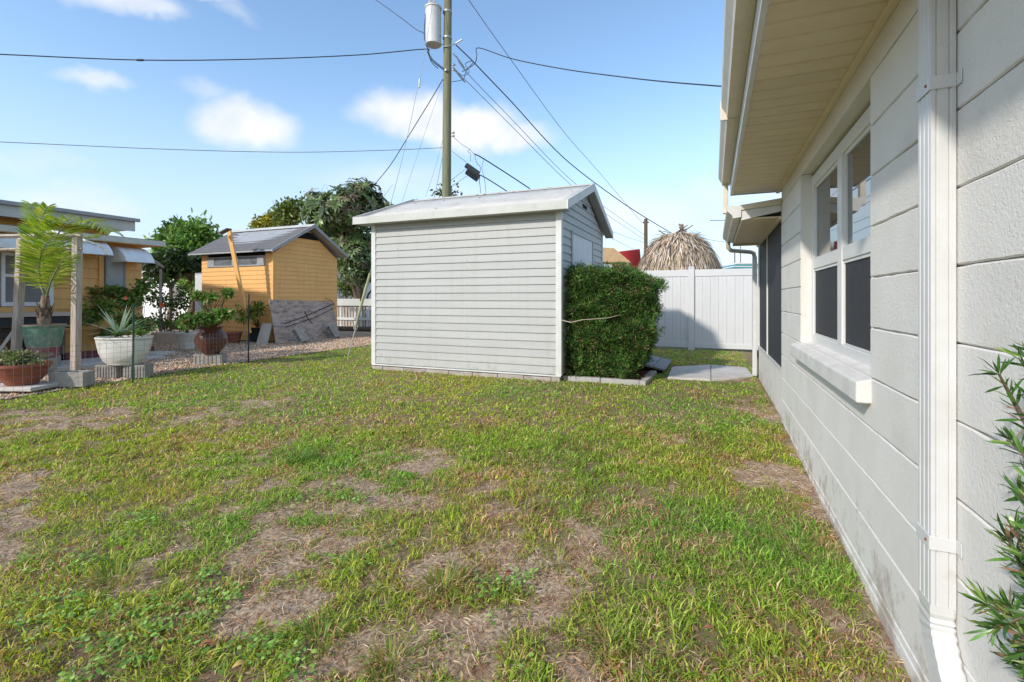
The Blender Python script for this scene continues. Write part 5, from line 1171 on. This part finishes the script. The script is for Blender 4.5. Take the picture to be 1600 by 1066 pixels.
wire('jumper_cable', 'looping black jumper cable on the right side of the pole', [(708,105,15.4),(722,118,15.3),(733,112,15.2),(727,100,15.2),(740,96,15.2),(728,112,15.3),(724,124,15.4),(706,128,15.4)], .010)
wire('jumper_cable', 'drooping black cable hanging from the bottom of the transformer', [(665,22,15.3),(663,55,15.3),(668,76,15.3),(675,92,15.3),(693,107,15.4)], .014)
wire('jumper_cable', 'second drooping cable below the transformer, looped lowest', [(669,76,15.35),(673,95,15.35),(684,107,15.35),(681,104,15.3)], .012)
wire('jumper_cable', 'pale insulated tail running down right of the pole, upper one', [(708,84,15.4),(716,93,15.4),(726,107,15.5)], .022, 'cableg')
wire('jumper_cable', 'pale insulated tail running down right of the pole, lower one', [(708,106,15.4),(717,118,15.4),(727,129,15.5)], .022, 'cableg')
wire('telephone_cable', 'thin strand from mid pole to the heavy lower cable', [(707,213,15.4),(722,226,15.4),(733,233,15.4),(741,241,15.4)], .008, 'cableg')
wire('telephone_cable', 'heavy black cable sloping right just above the shed roof', [(741,241,15.4),(752,246,15.5),(790,270,16.2),(828,295,17)], .020)
wire('telephone_cable', 'black cable leaving the splice case down to the shed roof', [(748,273,15.5),(757,277,15.6),(775,288,15.9),(792,299,16.3)], .018)
wire('telephone_cable', 'thin strand holding the splice case to the pole', [(706,236,15.4),(712,241,15.4),(729,254,15.4)], .008, 'cableg')
wire('telephone_cable', 'short grey line from the pole up to the splice case, upper', [(704,283,15.6),(715,274,15.5),(728,264,15.4)], .007, 'cableg')
wire('telephone_cable', 'short grey line from the pole up to the splice case, lower', [(704,292,15.6),(718,283,15.5),(730,275,15.4)], .007, 'cableg')
wire('telephone_cable', 'dangling curly grey wire loops right of the splice case', [(734,233,15.4),(731,237,15.4),(735,240,15.4),(735,252,15.4)], .008, 'cableg', wig=.01)
wire('telephone_cable', 'long dangling grey wire bundle hanging to the shed roof', [(742,243,15.4),(745,255,15.4),(751,262,15.4),(749,275,15.4),(751,302,15.5)], .010, 'cableg', wig=.012)
wire('telephone_cable', 'right most dangling wire hanging to the shed roof', [(756,250,15.4),(753,262,15.5),(757,280,15.5),(760,303,15.5)], .008, 'cableg', wig=.008)
wire('antenna_wire', 'tiny horizontal wire end left of the lower gutter', [(1109,344.5,12),(1122,344.5,12),(1150,344,12)], .010, 'cableg')
sc = thing('splice_case', 'black ribbed splice case hanging from the cables right of the pole', 'splice case', at(738, 268, 15.4))
a, c = at(728, 258, 15.3), at(748, 272, 15.3); b = MB(); b.tube([a, c], [.085, .085], 12); b.build('upper_tube', M['cable'], sc, smooth=True)
b = MB(); dv_ = (c - a).normalized()
for i in range(7): p = a.lerp(c, .1 + i*.13) + Vector((0, 0, -.16)); b.tube([p, p + dv_*.04], .12, 8)
b.box((-.2, -.08, -.1), (.2, .08, .1), Matrix.Translation(a.lerp(c, .5) + Vector((0, 0, -.14))) @ (dv_.to_track_quat('X', 'Z').to_matrix().to_4x4())); b.build('case_body', M['cable'], sc)
# guy anchor with guard
ga_ = thing('guy_anchor', 'anchored guy rod with yellow plastic guard left of the grey shed', 'guy anchor', gp(543, 558))
b = MB(); b.tube([gp(543, 560, .05), at(556, 512, 9.55)], .011, 6); b.build('anchor_rod', M['steel'], ga_)
b = MB(); b.tube([at(555, 513, 9.55), at(557, 505, 9.65), at(563, 482, 9.85), at(578, 428, 10.28)], [.035, .030, .042, .034], 8, flat=.7); b.build('guard', M['guard'], ga_, smooth=True)
b = MB(); b.tube([at(553, 508, 9.55), at(553, 514, 9.55), at(557, 516, 9.55), at(559, 509, 9.6)], .012, 6); b.build('guy_eye', M['steel'], ga_)

# ------------------------------------------------------------------ beyond the fence
F3_ = 20.5; tk = at(1060, HOR, F3_)
hut = thing('thatched_hut', 'tiki hut with shaggy dry palm thatch roof behind the white fence', 'hut', (tk.x, tk.y, 0))
ct = at(1059, 372, F3_); rx_, rz_ = 1.62, 1.0; zb_ = at(1059, 424, F3_).z
n = 12000; az = rng.uniform(0, 2*np.pi, n); tt = rng.random(n)**.8
rad_ = tt**.66*1.80; z = zb_ - .25 + (ct.z - zb_ + .28)*(1 - tt**1.9) ; z = np.maximum(z, zb_ - .1)
P = np.stack([tk.x + rad_*np.cos(az), tk.y + rad_*np.sin(az), z + rng.normal(size=n)*.09 + .04], 1)
D = np.stack([np.cos(az)*(.75 - .6*tt), np.sin(az)*(.75 - .6*tt), -.25 - 1.2*tt], 1) + rng.normal(size=(n, 3))*.2
ton = .5 + .9*fbm(az*3, z, 2.2, 3)[:, None]
lv = LV(); lv.add(*leaves(P, D, np.stack([np.cos(az), np.sin(az), np.full(n, .8)], 1), rng.uniform(.35, .75, n), .045, np.clip(pal(n, [(.40, .30, .20), (.55, .44, .33), (.24, .165, .11), (.66, .57, .47)], [.35, .3, .2, .15], .15)*ton, .01, 1), bend=.05)); lv.build('thatch', M['thatchmat'], hut)
b = MB(); b.lathe([(1.45, zb_ - .3), (1.42, zb_), (1.05, zb_ + .6), (.55, ct.z - .5), (.05, ct.z - .3)], (tk.x, tk.y, 0), 20); b.build('roof_frame', M['bark'], hut)
b = MB()
for (a0, a1) in (((1044,372),(1074,352)), ((1056,370),(1082,352)), ((1061,350),(1078,372)), ((1066,350),(1069,374)), ((1050,368),(1070,366)), ((1048,371),(1068,358)), ((1052,374),(1072,358)), ((1062,354),(1070,370)), ((1064,356),(1066,372)), ((1047,371),(1060,374)), ((1060,374),(1073,362)), ((1066,366),(1076,372))): b.tube([at(*a0, F3_-.2), at(*a1, F3_+.2)], [.05, .03], 5)
b.build('ridge_sticks', M['ply'], hut)
b = MB(); 
for a in range(6): b.tube([(tk.x + 1.3*math.cos(a*1.05), tk.y + 1.3*math.sin(a*1.05), 0), (tk.x + 1.3*math.cos(a*1.05), tk.y + 1.3*math.sin(a*1.05), zb_)], .06, 7)
b.build('support_posts', M['bark'], hut)
tr_ = thing('tan_roof_shelter', 'tan corrugated shelter roof seen between the grey shed and thatched hut', 'shelter', at(955, HOR, 18))
for i in range(7):
    b = MB(); u0, u1 = i/7, (i+1)/7 - .02
    T = lambda u, v: at(918 + 42*u + (26*v), 386 + 22*v + 1.5*u, 18.5 - 1.5*v)
    b.prism([T(u0, 0), T(u1, 0), T(u1, 1), T(u0, 1)], (0, 0, -.04 - .015*(i % 2))); b.build('roof_sheet', M['tan'], tr_)
b = MB(); b.prism([at(940, 409, 17), at(987, 410.5, 17), at(987, 414, 17), at(940, 413, 17)], (0, .05, 0)); b.build('beam', M['bark'], tr_)
b = MB(); q = at(980, 412, 17.05); b.tube([(q.x, q.y, 0), (q.x, q.y, q.z)], .06, 6); b.prism([at(974, 414, 17.03), at(980, 414, 17.03), at(988, 422, 17.03), at(984, 423, 17.03)], (0, .05, 0)); b.build('post', M['tan'], tr_)
b = MB(); b.prism([at(968, 393, 23), at(1000, 389, 23), at(1004, 430, 23), at(978, 430, 23)], (-.8, 1.5, 0)); tag(b.build('red_canopy', M['red'], bevel=.02), 'small dark red canopy top beside the thatched hut', 'canopy')
bt = thing('teal_trimmed_roof', 'flat roof edge with teal and white stripes above the fence at right', 'roof', at(1165, HOR, 26))
for (y0, y1, m_) in ((410.5, 413, 'trimwhite'), (413, 415.5, 'teal'), (415.5, 417.5, 'trimwhite'), (417.5, 440, 'teal')):
    b = MB(); e = (y0 - 410)*.0; b.prism([at(1152 - (y0-410)*.8, y0, 26 - .02*y0/400), at(1215, y0, 26), at(1215, y1, 26), at(1152 - (y1-410)*.8 if y1 < 420 else 1146, y1, 26 - .02*y1/400)], (-1, 3, 0)); b.build('fascia_stripe', M[m_], bt)
for (px, y0, F, lb, r_) in ((1009, 342, 33, 'distant brown utility pole left of the thatched hut', .12), (1148, 394, 40, 'thin distant pole right of the thatched hut', .05), (1157, 384, 60, 'faint distant lattice mast above the teal roof', .06)):
    b = MB(); p = at(px, HOR, F); tz = at(px, y0, F).z; b.tube([(p.x, p.y, 0), (p.x, p.y, tz)], [r_*1.2, r_], 8)
    if px == 1009: b.box((p.x - .2, p.y - .05, tz - .3), (p.x + .2, p.y + .05, tz - .2))
    tag(b.build('distant_pole', M['bark'] if px == 1009 else M['cableg']), lb, 'pole')
wire('power_line', 'faint grey wire low over the fence right of the thatched hut', [(1095,372,28),(1130,378,27),(1200,383,26)], .014, 'cableg')

# ------------------------------------------------------------------ yew shrub at the lower right edge
yew = thing('podocarpus_shrub', 'long leaved green shrub reaching in from the right edge beside the downspout', 'shrub', (.40, .86, 0))
lv = LV(); b = MB()
shoots = [((1665,760,.80),(1610,700,.84),(1575,640,.87),(1545,585,.88)), ((1660,800,.80),(1620,680,.82),(1598,620,.85),(1590,560,.86)),
          ((1680,820,.78),(1620,770,.80),(1590,720,.83),(1568,690,.85)), ((1690,900,.78),(1630,850,.80),(1600,810,.82),(1578,770,.85)), ((1690,960,.78),(1620,930,.82),(1585,895,.84),(1560,845,.86)),
          ((1690,1000,.78),(1625,980,.80),(1570,965,.84),(1528,945,.86)), ((1690,1060,.78),(1630,1030,.80),(1590,990,.84),(1562,950,.86)), ((1690,1100,.78),(1640,1080,.82),(1600,1060,.84),(1572,1035,.86)),
          ((1690,1000,.76),(1640,940,.78),(1610,900,.80),(1600,850,.80)), ((1700,900,.80),(1650,860,.84),(1610,850,.86),(1590,870,.88)), ((1700,1120,.76),(1650,1050,.78),(1615,1010,.78),(1590,1020,.80)),
          ((1710,1050,.82),(1650,1000,.86),(1620,980,.88),(1600,950,.9)), ((1700,700,.80),(1650,640,.82),(1625,590,.84),(1610,545,.86)), ((1700,950,.74),(1660,920,.74),(1630,880,.76),(1620,820,.76))]
shoots += [tuple((px + random.uniform(-6, 40), py + random.uniform(-30, 60), F - .06) for (px, py, F) in s) for s in shoots[3:]]
shoots = [tuple((px + 16, py, F) for (px, py, F) in s) for s in shoots]
for s in shoots:
    pts = [at(*q) for q in s]; b.tube(pts, [.006, .005, .004, .002], 5, False)
    n = 70; t = rng.random(n)*.85 + .15; t[:12] = 1.0; seg = np.minimum((t*3).astype(int), 2); f = t*3 - seg; A_ = np.array([list(p) for p in pts]); P = A_[seg]*(1-f)[:, None] + A_[seg+1]*f[:, None]
    ax_ = A_[seg+1] - A_[seg]; ax_ /= np.linalg.norm(ax_, axis=1, keepdims=True)
    D = ax_*rng.uniform(.45, 1.1, (n, 1)) + rdir(n)*.75
    C = pal(n, [(.06, .15, .03), (.11, .23, .045), (.04, .10, .022), (.24, .33, .09), (.34, .18, .11), (.30, .26, .14)], [.30, .26, .20, .14, .06, .04], .22)
    lv.add(*leaves(P, D, rdir(n), rng.uniform(.020, .050, n), .0046*rng.uniform(.7, 1.4, n), C, bend=.1))
lv.build('foliage', M['glossleaf'], yew)
for i in range(5): b.tube([(.42 + .02*i, .78 + .02*i, 0), (.43 + .02*i, .80 + .02*i, .4), at(1690, 820 + 60*i, .78)], [.010, .008, .005], 6, False)
b.build('stems', M['bark'], yew)

# ------------------------------------------------------------------ lawn: blades, straw, weeds, chips
def scatter(n, F0, F1, pw=1.5, m=.28):
    k = 1 - pw + 1   # density ~ F^-pw, area ~ F
    u = rng.random(n); k = 2 - pw; F = (F0**k + u*(F1**k - F0**k))**(1/k); px = rng.uniform(-1600*m, 1600*(1+m*.3), n); r = (px - 800)/F_PX*F
    x = r*CS - F*SN; y = r*SN + F*CS; return x, y, F
def inlawn(x, y):
    ok = (x > -7.86 + .10*np.sin(y*3)) & (x < .565) & (y < 11.42) & (y > -.5)
    ok &= ~((x > GX0 - .02) & (x < GX1) & (y > GY0 - .05))
    ok &= ~((x > -1.95) & (x < -.81) & (y > 6.46) & (y < 9))
    s0, s1 = gp(1043, 590, .1), gp(1175, 570, .1)
    ok &= ~((x > s0.x - .02) & (x < .44) & (y > 7.15) & (y < 8.62) & (y > 7.0 + .0*x))
    return ok
def blades(n, F0, F1, pw, hgt, wid, mode):
    x, y, F = scatter(n, F0, F1, pw); v = veg(x, y); clump = fbm(x, y, 14, 2)
    ok = inlawn(x, y)
    if mode == 'dead': ok &= rng.random(n) < sstep((v - .02)/.25)*sstep((.95 - v)/.4)*sstep((fbm(x - 31, y + 17, 3.3, 3) - .36)/.2)
    if mode == 'grass': ok &= rng.random(n) < sstep((v - .05)/.50)*np.clip(.25 + (clump - .33)*3.6, .08, 1)
    x, y, F, v, clump = x[ok], y[ok], F[ok], v[ok], clump[ok]; n = len(x); z = gh(x, y) + (fbm(x, y, 9, 4) - .5)*.03 - .004
    az = rng.uniform(0, 2*np.pi, n); lean = rng.uniform(.6, 2.1, n)
    H = hgt*(1 - .22*sstep((y - 3.5)/2.5))*(.45 + .75*v)*rng.uniform(.55, 1.35, n); W = wid*rng.uniform(.7, 1.3, n)*(1 + np.clip(F - 3, 0, 6)*.17)
    d = np.stack([np.cos(az), np.sin(az), np.zeros(n)], 1); s = np.stack([-d[:, 1], d[:, 0], np.zeros(n)], 1); upv = np.array([0, 0, 1.0])
    tw = rng.uniform(-.9, .9, (n, 1)); s = s*np.cos(tw) + d*np.sin(tw)
    P = np.stack([x, y, z], 1); Hc = H[:, None]; l_ = lean[:, None]
    m1 = P + upv*Hc*.5*np.cos(l_*.5) + d*Hc*.5*np.sin(l_*.5); tip = m1 + upv*Hc*.5*np.cos(l_*1.5) + d*Hc*.5*np.sin(l_*1.5)
    w_ = W[:, None]
    V = np.stack([P - s*w_*.35, P + s*w_*.35, m1 - s*w_*.5, m1 + s*w_*.5, tip], 1).reshape(-1, 3); b = np.arange(n)*5
    dry = np.clip(.56 - .16*sstep((y - 2.5)/3) - .55*(v - .45) + (fbm(x + 5, y, 2.2, 3) - .5)*1.3 + (fbm(x - 3, y + 8, 7, 3) - .5)*1.5, .05, .9)
    gcol = pal(n, [(.20, .34, .045), (.27, .43, .06), (.36, .50, .09), (.14, .24, .04), (.44, .50, .12)], [.24, .27, .21, .12, .16], .13)
    warm = fbm(x - 9, y + 3, 1.1, 2)[:, None]; gcol = gcol*(1 + (warm - .45)*np.array([.7, .12, -.2]))*np.array([1.32, 1.24, 1.05])
    dcol = pal(n, [(.72, .54, .30), (.58, .40, .21), (.80, .67, .43), (.52, .28, .14)], None, .13)
    dcol = dcol * (1 - .45*sstep((fbm(x + 21, y - 6, 3.1, 3) - .48)/.2))[:, None]*np.array([1.05, .95, .9])
    isd = (rng.random(n) < dry*.68)[:, None]; C = np.where(isd, dcol, gcol)
    if mode == 'dead': C = pal(n, [(.42, .25, .13), (.55, .38, .22), (.30, .17, .10), (.62, .47, .30), (.22, .22, .06)], [.3, .25, .2, .15, .1], .15)
    C5 = np.repeat(C, 5, 0); tipdry = (rng.random(n) < .25)
    C5 = C5.reshape(n, 5, 3); C5[tipdry, 4] = dcol[tipdry]; C5 = C5.reshape(-1, 3)
    return V, np.stack([b, b+1, b+3, b+2], 1), np.stack([b+2, b+3, b+4], 1), np.clip(C5, .004, 1)
lv = LV()
lv.add(*blades(230000, 1.25, 4.4, .8, .056, .0046, 'grass'))
lv.add(*blades(400000, 3.2, 13.5, 1.1, .05, .0075, 'grass'))
lv.add(*blades(170000, 1.25, 6.5, .9, .034, .0024, 'dead'))
lv.add(*blades(50000, 5, 13.5, 1.2, .030, .004, 'dead'))
g_ = lv.build('lawn_grass', M['grass']); tag(g_, 'patchy green lawn grass with dry tan blades across the yard', 'grass', kind='stuff')
# dry straw and runners lying on the soil
def straw(n, F0, F1, ln, wd):
    x, y, F = scatter(n, F0, F1, 1.0); ok = inlawn(x, y); x, y, F = x[ok], y[ok], F[ok]; v = veg(x, y); ok = rng.random(len(x)) < np.clip(1.0 - v*.8, .1, 1); x, y, F = x[ok], y[ok], F[ok]; n = len(x)
    z = gh(x, y) + (fbm(x, y, 9, 4) - .5)*.03 + rng.uniform(.001, .012, n); az = rng.uniform(0, 2*np.pi, n); P = np.stack([x, y, z], 1)
    D = np.stack([np.cos(az), np.sin(az), rng.uniform(-.12, .22, n)], 1); L_ = ln*rng.uniform(.4, 1.5, n); W = wd*(1 + np.clip(F - 3, 0, 6)*.15)
    return leaves(P, D, rdir(n, 2), L_, W, pal(n, [(.62, .45, .28), (.46, .30, .18), (.72, .58, .40), (.27, .16, .10), (.52, .28, .15)], [.25, .25, .15, .22, .13], .15), bend=.25)
lv = LV(); lv.add(*straw(70000, 1.25, 5, .045, .0028)); lv.add(*straw(60000, 4, 13, .06, .004))
tag(lv.build('dry_thatch', M['straw']), 'dry tan grass thatch and straw covering the bare soil patches', 'straw', kind='stuff')
b = MB()
x, y, F = scatter(1300, 1.3, 6, 1.0); ok = inlawn(x, y); x, y = x[ok], y[ok]; v = veg(x, y)
for i in range(len(x)):
    if v[i] > .42: continue
    a = rng.uniform(0, 6.28); p = Vector((x[i], y[i], float(gh(x[i], y[i])) + .012)); pts = [p]; 
    for k in range(5): a += rng.uniform(-.7, .7); p = p + Vector((math.cos(a), math.sin(a), 0))*rng.uniform(.012, .032); p.z = float(gh(p.x, p.y)) + rng.uniform(.004, .02); pts.append(p)
    c = random.choice([(.52, .42, .33), (.40, .29, .20), (.26, .17, .12), (.45, .33, .22)]); b.tube(pts, [.0022, .0024, .0022, .002, .0016, .001], 4, False, c=c)
tag(b.build('grass_runners', M['straw']), 'dead curling grass runners on the bare soil', 'runners', kind='stuff')
# broad leaved weeds (clover-like) in patches
WEED = patch([(300,935,75,34,1),(120,950,130,40,.9),(200,1000,160,40,.8),(60,880,70,24,.7),(200,820,55,18,1),(540,870,45,22,1),(780,905,45,16,1),(1160,672,70,9,1),(470,770,50,14,.7),(380,1010,80,20,.8),(770,965,16,16,1),(450,1050,90,14,.8),(805,1035,14,8,1),(300,610,80,8,.6),(530,770,40,10,.7),(100,780,80,12,.5),(650,640,60,7,.5),(800,620,80,6,.5)])
x, y, F = scatter(400000, 1.25, 8, .8); wv_ = blobs(x, y, WEED); ok = inlawn(x, y) & (rng.random(len(x)) < sstep((wv_ - .30)/.35)*.62*np.clip(fbm(x, y, 20, 2)*2.2 - .5, 0, 1)); x, y, F = x[ok], y[ok], F[ok]; n = len(x)
P = np.stack([x, y, gh(x, y) + rng.uniform(.008, .04, n)], 1); az = rng.uniform(0, 6.28, n); D = np.stack([np.cos(az), np.sin(az), rng.uniform(-.1, .5, n)], 1)
lv = LV(); lv.add(*leaves(P, D, rdir(n, 3), rng.uniform(.013, .024, n)*(1 + F*.05), rng.uniform(.008, .014, n)*(1 + F*.05), pal(n, [(.20, .38, .06), (.28, .47, .09), (.36, .54, .13), (.14, .28, .05)], None, .13), bend=.1))
tag(lv.build('clover_weeds', M['leaf']), 'low round leaved green weeds in patches on the lawn', 'weeds', kind='stuff')
# distinct coarse tufts
def tuft(px, py, label, n, h, cols, w_=.005, spread=1.0, name='grass_tuft'):
    c = gp(px, py, .02); c.z = float(gh(c.x, c.y)); t = []
    az = rng.uniform(0, 6.28, n); r = rng.random(n)**.6*.085*spread; x = c.x + r*np.cos(az); y = c.y + r*np.sin(az); lean = rng.uniform(.6, 2.5, n); H = h*1.1*rng.uniform(.5, 1.15, n)
    d = np.stack([np.cos(az), np.sin(az), np.zeros(n)], 1); s = np.stack([-d[:, 1], d[:, 0], np.zeros(n)], 1); P = np.stack([x, y, np.full(n, c.z)], 1); upv = np.array([0, 0, 1.0]); Vs = []
    p = P.copy()
    for k in range(5):
        ww_ = (w_*(1 - k/4.2)**.6 * .5); Vs += [p - s*ww_, p + s*ww_]; ang = (lean*(k+.6)/3)[:, None]; p = p + (upv*np.cos(ang) + d*np.sin(ang))*(H/4)[:, None]
    V = np.stack(Vs, 1).reshape(-1, 3); b = np.arange(n)*10; f = np.concatenate([np.stack([b+2*k, b+2*k+1, b+2*k+3, b+2*k+2], 1) for k in range(4)])
    o = npmesh(name, V, f, None, M['grass'], np.repeat(pal(n, cols, None, .15), 10, 0)); tag(o, label, 'grass tuft', 'coarse grass tufts on the lawn')
TG = [(.22, .34, .05), (.14, .25, .04), (.34, .37, .09), (.5, .38, .15)]
for a in [(690,915,'upright yellow green tuft in the bare patch near the bottom centre',170,.13),(470,722,'dark green coarse tuft left of centre of the lawn',170,.15),(180,905,'fine grassy tuft above the clover at lower left',150,.13),(610,1030,'browning tuft at the bottom edge left of centre',140,.11),(500,995,'sprawling tuft with long seed blades near the bottom left centre',90,.15),(870,875,'reddish tuft right of the lawn centre',80,.09),(1240,860,'coarse tuft near the house wall',90,.10),(950,1000,'pale sprawling tuft right of bottom centre',80,.11)]:
    tuft(a[0], a[1], a[2], int(a[3]*.8), a[4]*.78, TG if 'dark' not in a[2] else [(.11, .22, .04), (.16, .28, .06)])
# fallen leaves
for (px, py, s, lb, rz) in ((325,1003,.038,'largest brown fallen leaf on the bare soil at lower left',.4),(795,890,.024,'curled russet leaf standing in the weed rosette at lower centre',1.2),(228,925,.014,'small orange leaf within the clover patch at lower left',.2),(1120,1015,.022,'rust brown leaf in the grass at lower right',2),(375,1030,.024,'yellow fallen leaf pair near the bottom left',1.1),(185,852,.024,'reddish leaf on the bare strip at left',.8),(1108,975,.02,'small dark red leaf just above the rust brown one at lower right',.1)):
    c = gp(px, py, .04); c.z = float(gh(c.x, c.y)) + .022; b = MB(); vs = []
    for i in range(7):
        t = i/6; w_ = math.sin(math.pi*min(1, t*1.05))*.36*s + .001; x_ = (t - .5)*2*s; z_ = .25*s*math.sin(t*4)
        for q in (-1, 0, 1): vs.append((x_, q*w_, z_ + abs(q)*w_*.6))
    Mx = Matrix.Translation(c) @ Matrix.Rotation(rz, 4, 'Z') @ Matrix.Rotation(.3, 4, 'X'); b.add([Mx @ Vector(v) for v in vs], [(3*i+k, 3*i+k+1, 3*i+k+4, 3*i+k+3) for i in range(6) for k in range(2)])
    tag(b.build('fallen_leaf', M['deadleaf'] if 'yellow' not in lb else mat('yellow_leaf', (.6, .45, .12), .6, (.5, .3, .1), 20), smooth=True), lb, 'leaf', 'fallen leaves on the lawn')
# gravel chips
n = 26000; gx = -7.72 - rng.random(n)**1.3*6.0; gy = rng.uniform(1.5, 13.5, n); ok = ~((gx < NX + .2) & (gy < 6.5)) & ~((gx < YX1 - .05) & (gy > YY0)); gx, gy = gx[ok], gy[ok]; n = len(gx)
s = rng.uniform(.010, .026, n)[:, None]; base = np.array([[1, 0, 0], [-.9, .2, 0], [0, .8, .1], [.1, -.8, 0], [0, 0, .7], [0, 0, -.5]]); rz = rng.uniform(0, 6.28, n)
V = np.repeat(base[None], n, 0)*(1 + rng.normal(size=(n, 6, 1))*.2)*s[:, None]; cx, sx = np.cos(rz)[:, None], np.sin(rz)[:, None]; V = np.stack([V[..., 0]*cx - V[..., 1]*sx, V[..., 0]*sx + V[..., 1]*cx, V[..., 2]], -1) + np.stack([gx, gy, gh(gx, gy) + .018], 1)[:, None]
b_ = np.arange(n)*6; F3 = np.concatenate([np.stack([b_+i, b_+j, b_+k], 1) for i, j, k in ((0,2,4),(2,1,4),(1,3,4),(3,0,4),(2,0,5),(1,2,5),(3,1,5),(0,3,5))])
o = npmesh('gravel', V.reshape(-1, 3), None, F3, M['straw'], np.repeat(pal(n, [(.74, .56, .40), (.58, .40, .27), (.84, .70, .56), (.38, .24, .16), (.70, .46, .30)], None, .12), 6, 0)); tag(o, 'tan and rust gravel chips filling the neighbour garden', 'gravel', kind='stuff')
# mulch chips
n = 900; mx_ = rng.uniform(-1.9, -.92, n); my = rng.uniform(6.57, 7.5, n); P = np.stack([mx_, my, np.full(n, .122)], 1); lv = LV(); lv.add(*leaves(P, rdir(n)*np.array([1, 1, .25]), rdir(n, 2), rng.uniform(.02, .05, n), .010, pal(n, [(.28, .07, .04), (.18, .05, .03), (.36, .12, .06)], None, .15)))
tag(lv.build('mulch_chips', M['straw']), 'red wood mulch chips under the hedge', 'mulch', kind='stuff')
for o in bpy.data.objects:
    if '_off' in o: del o['_off']
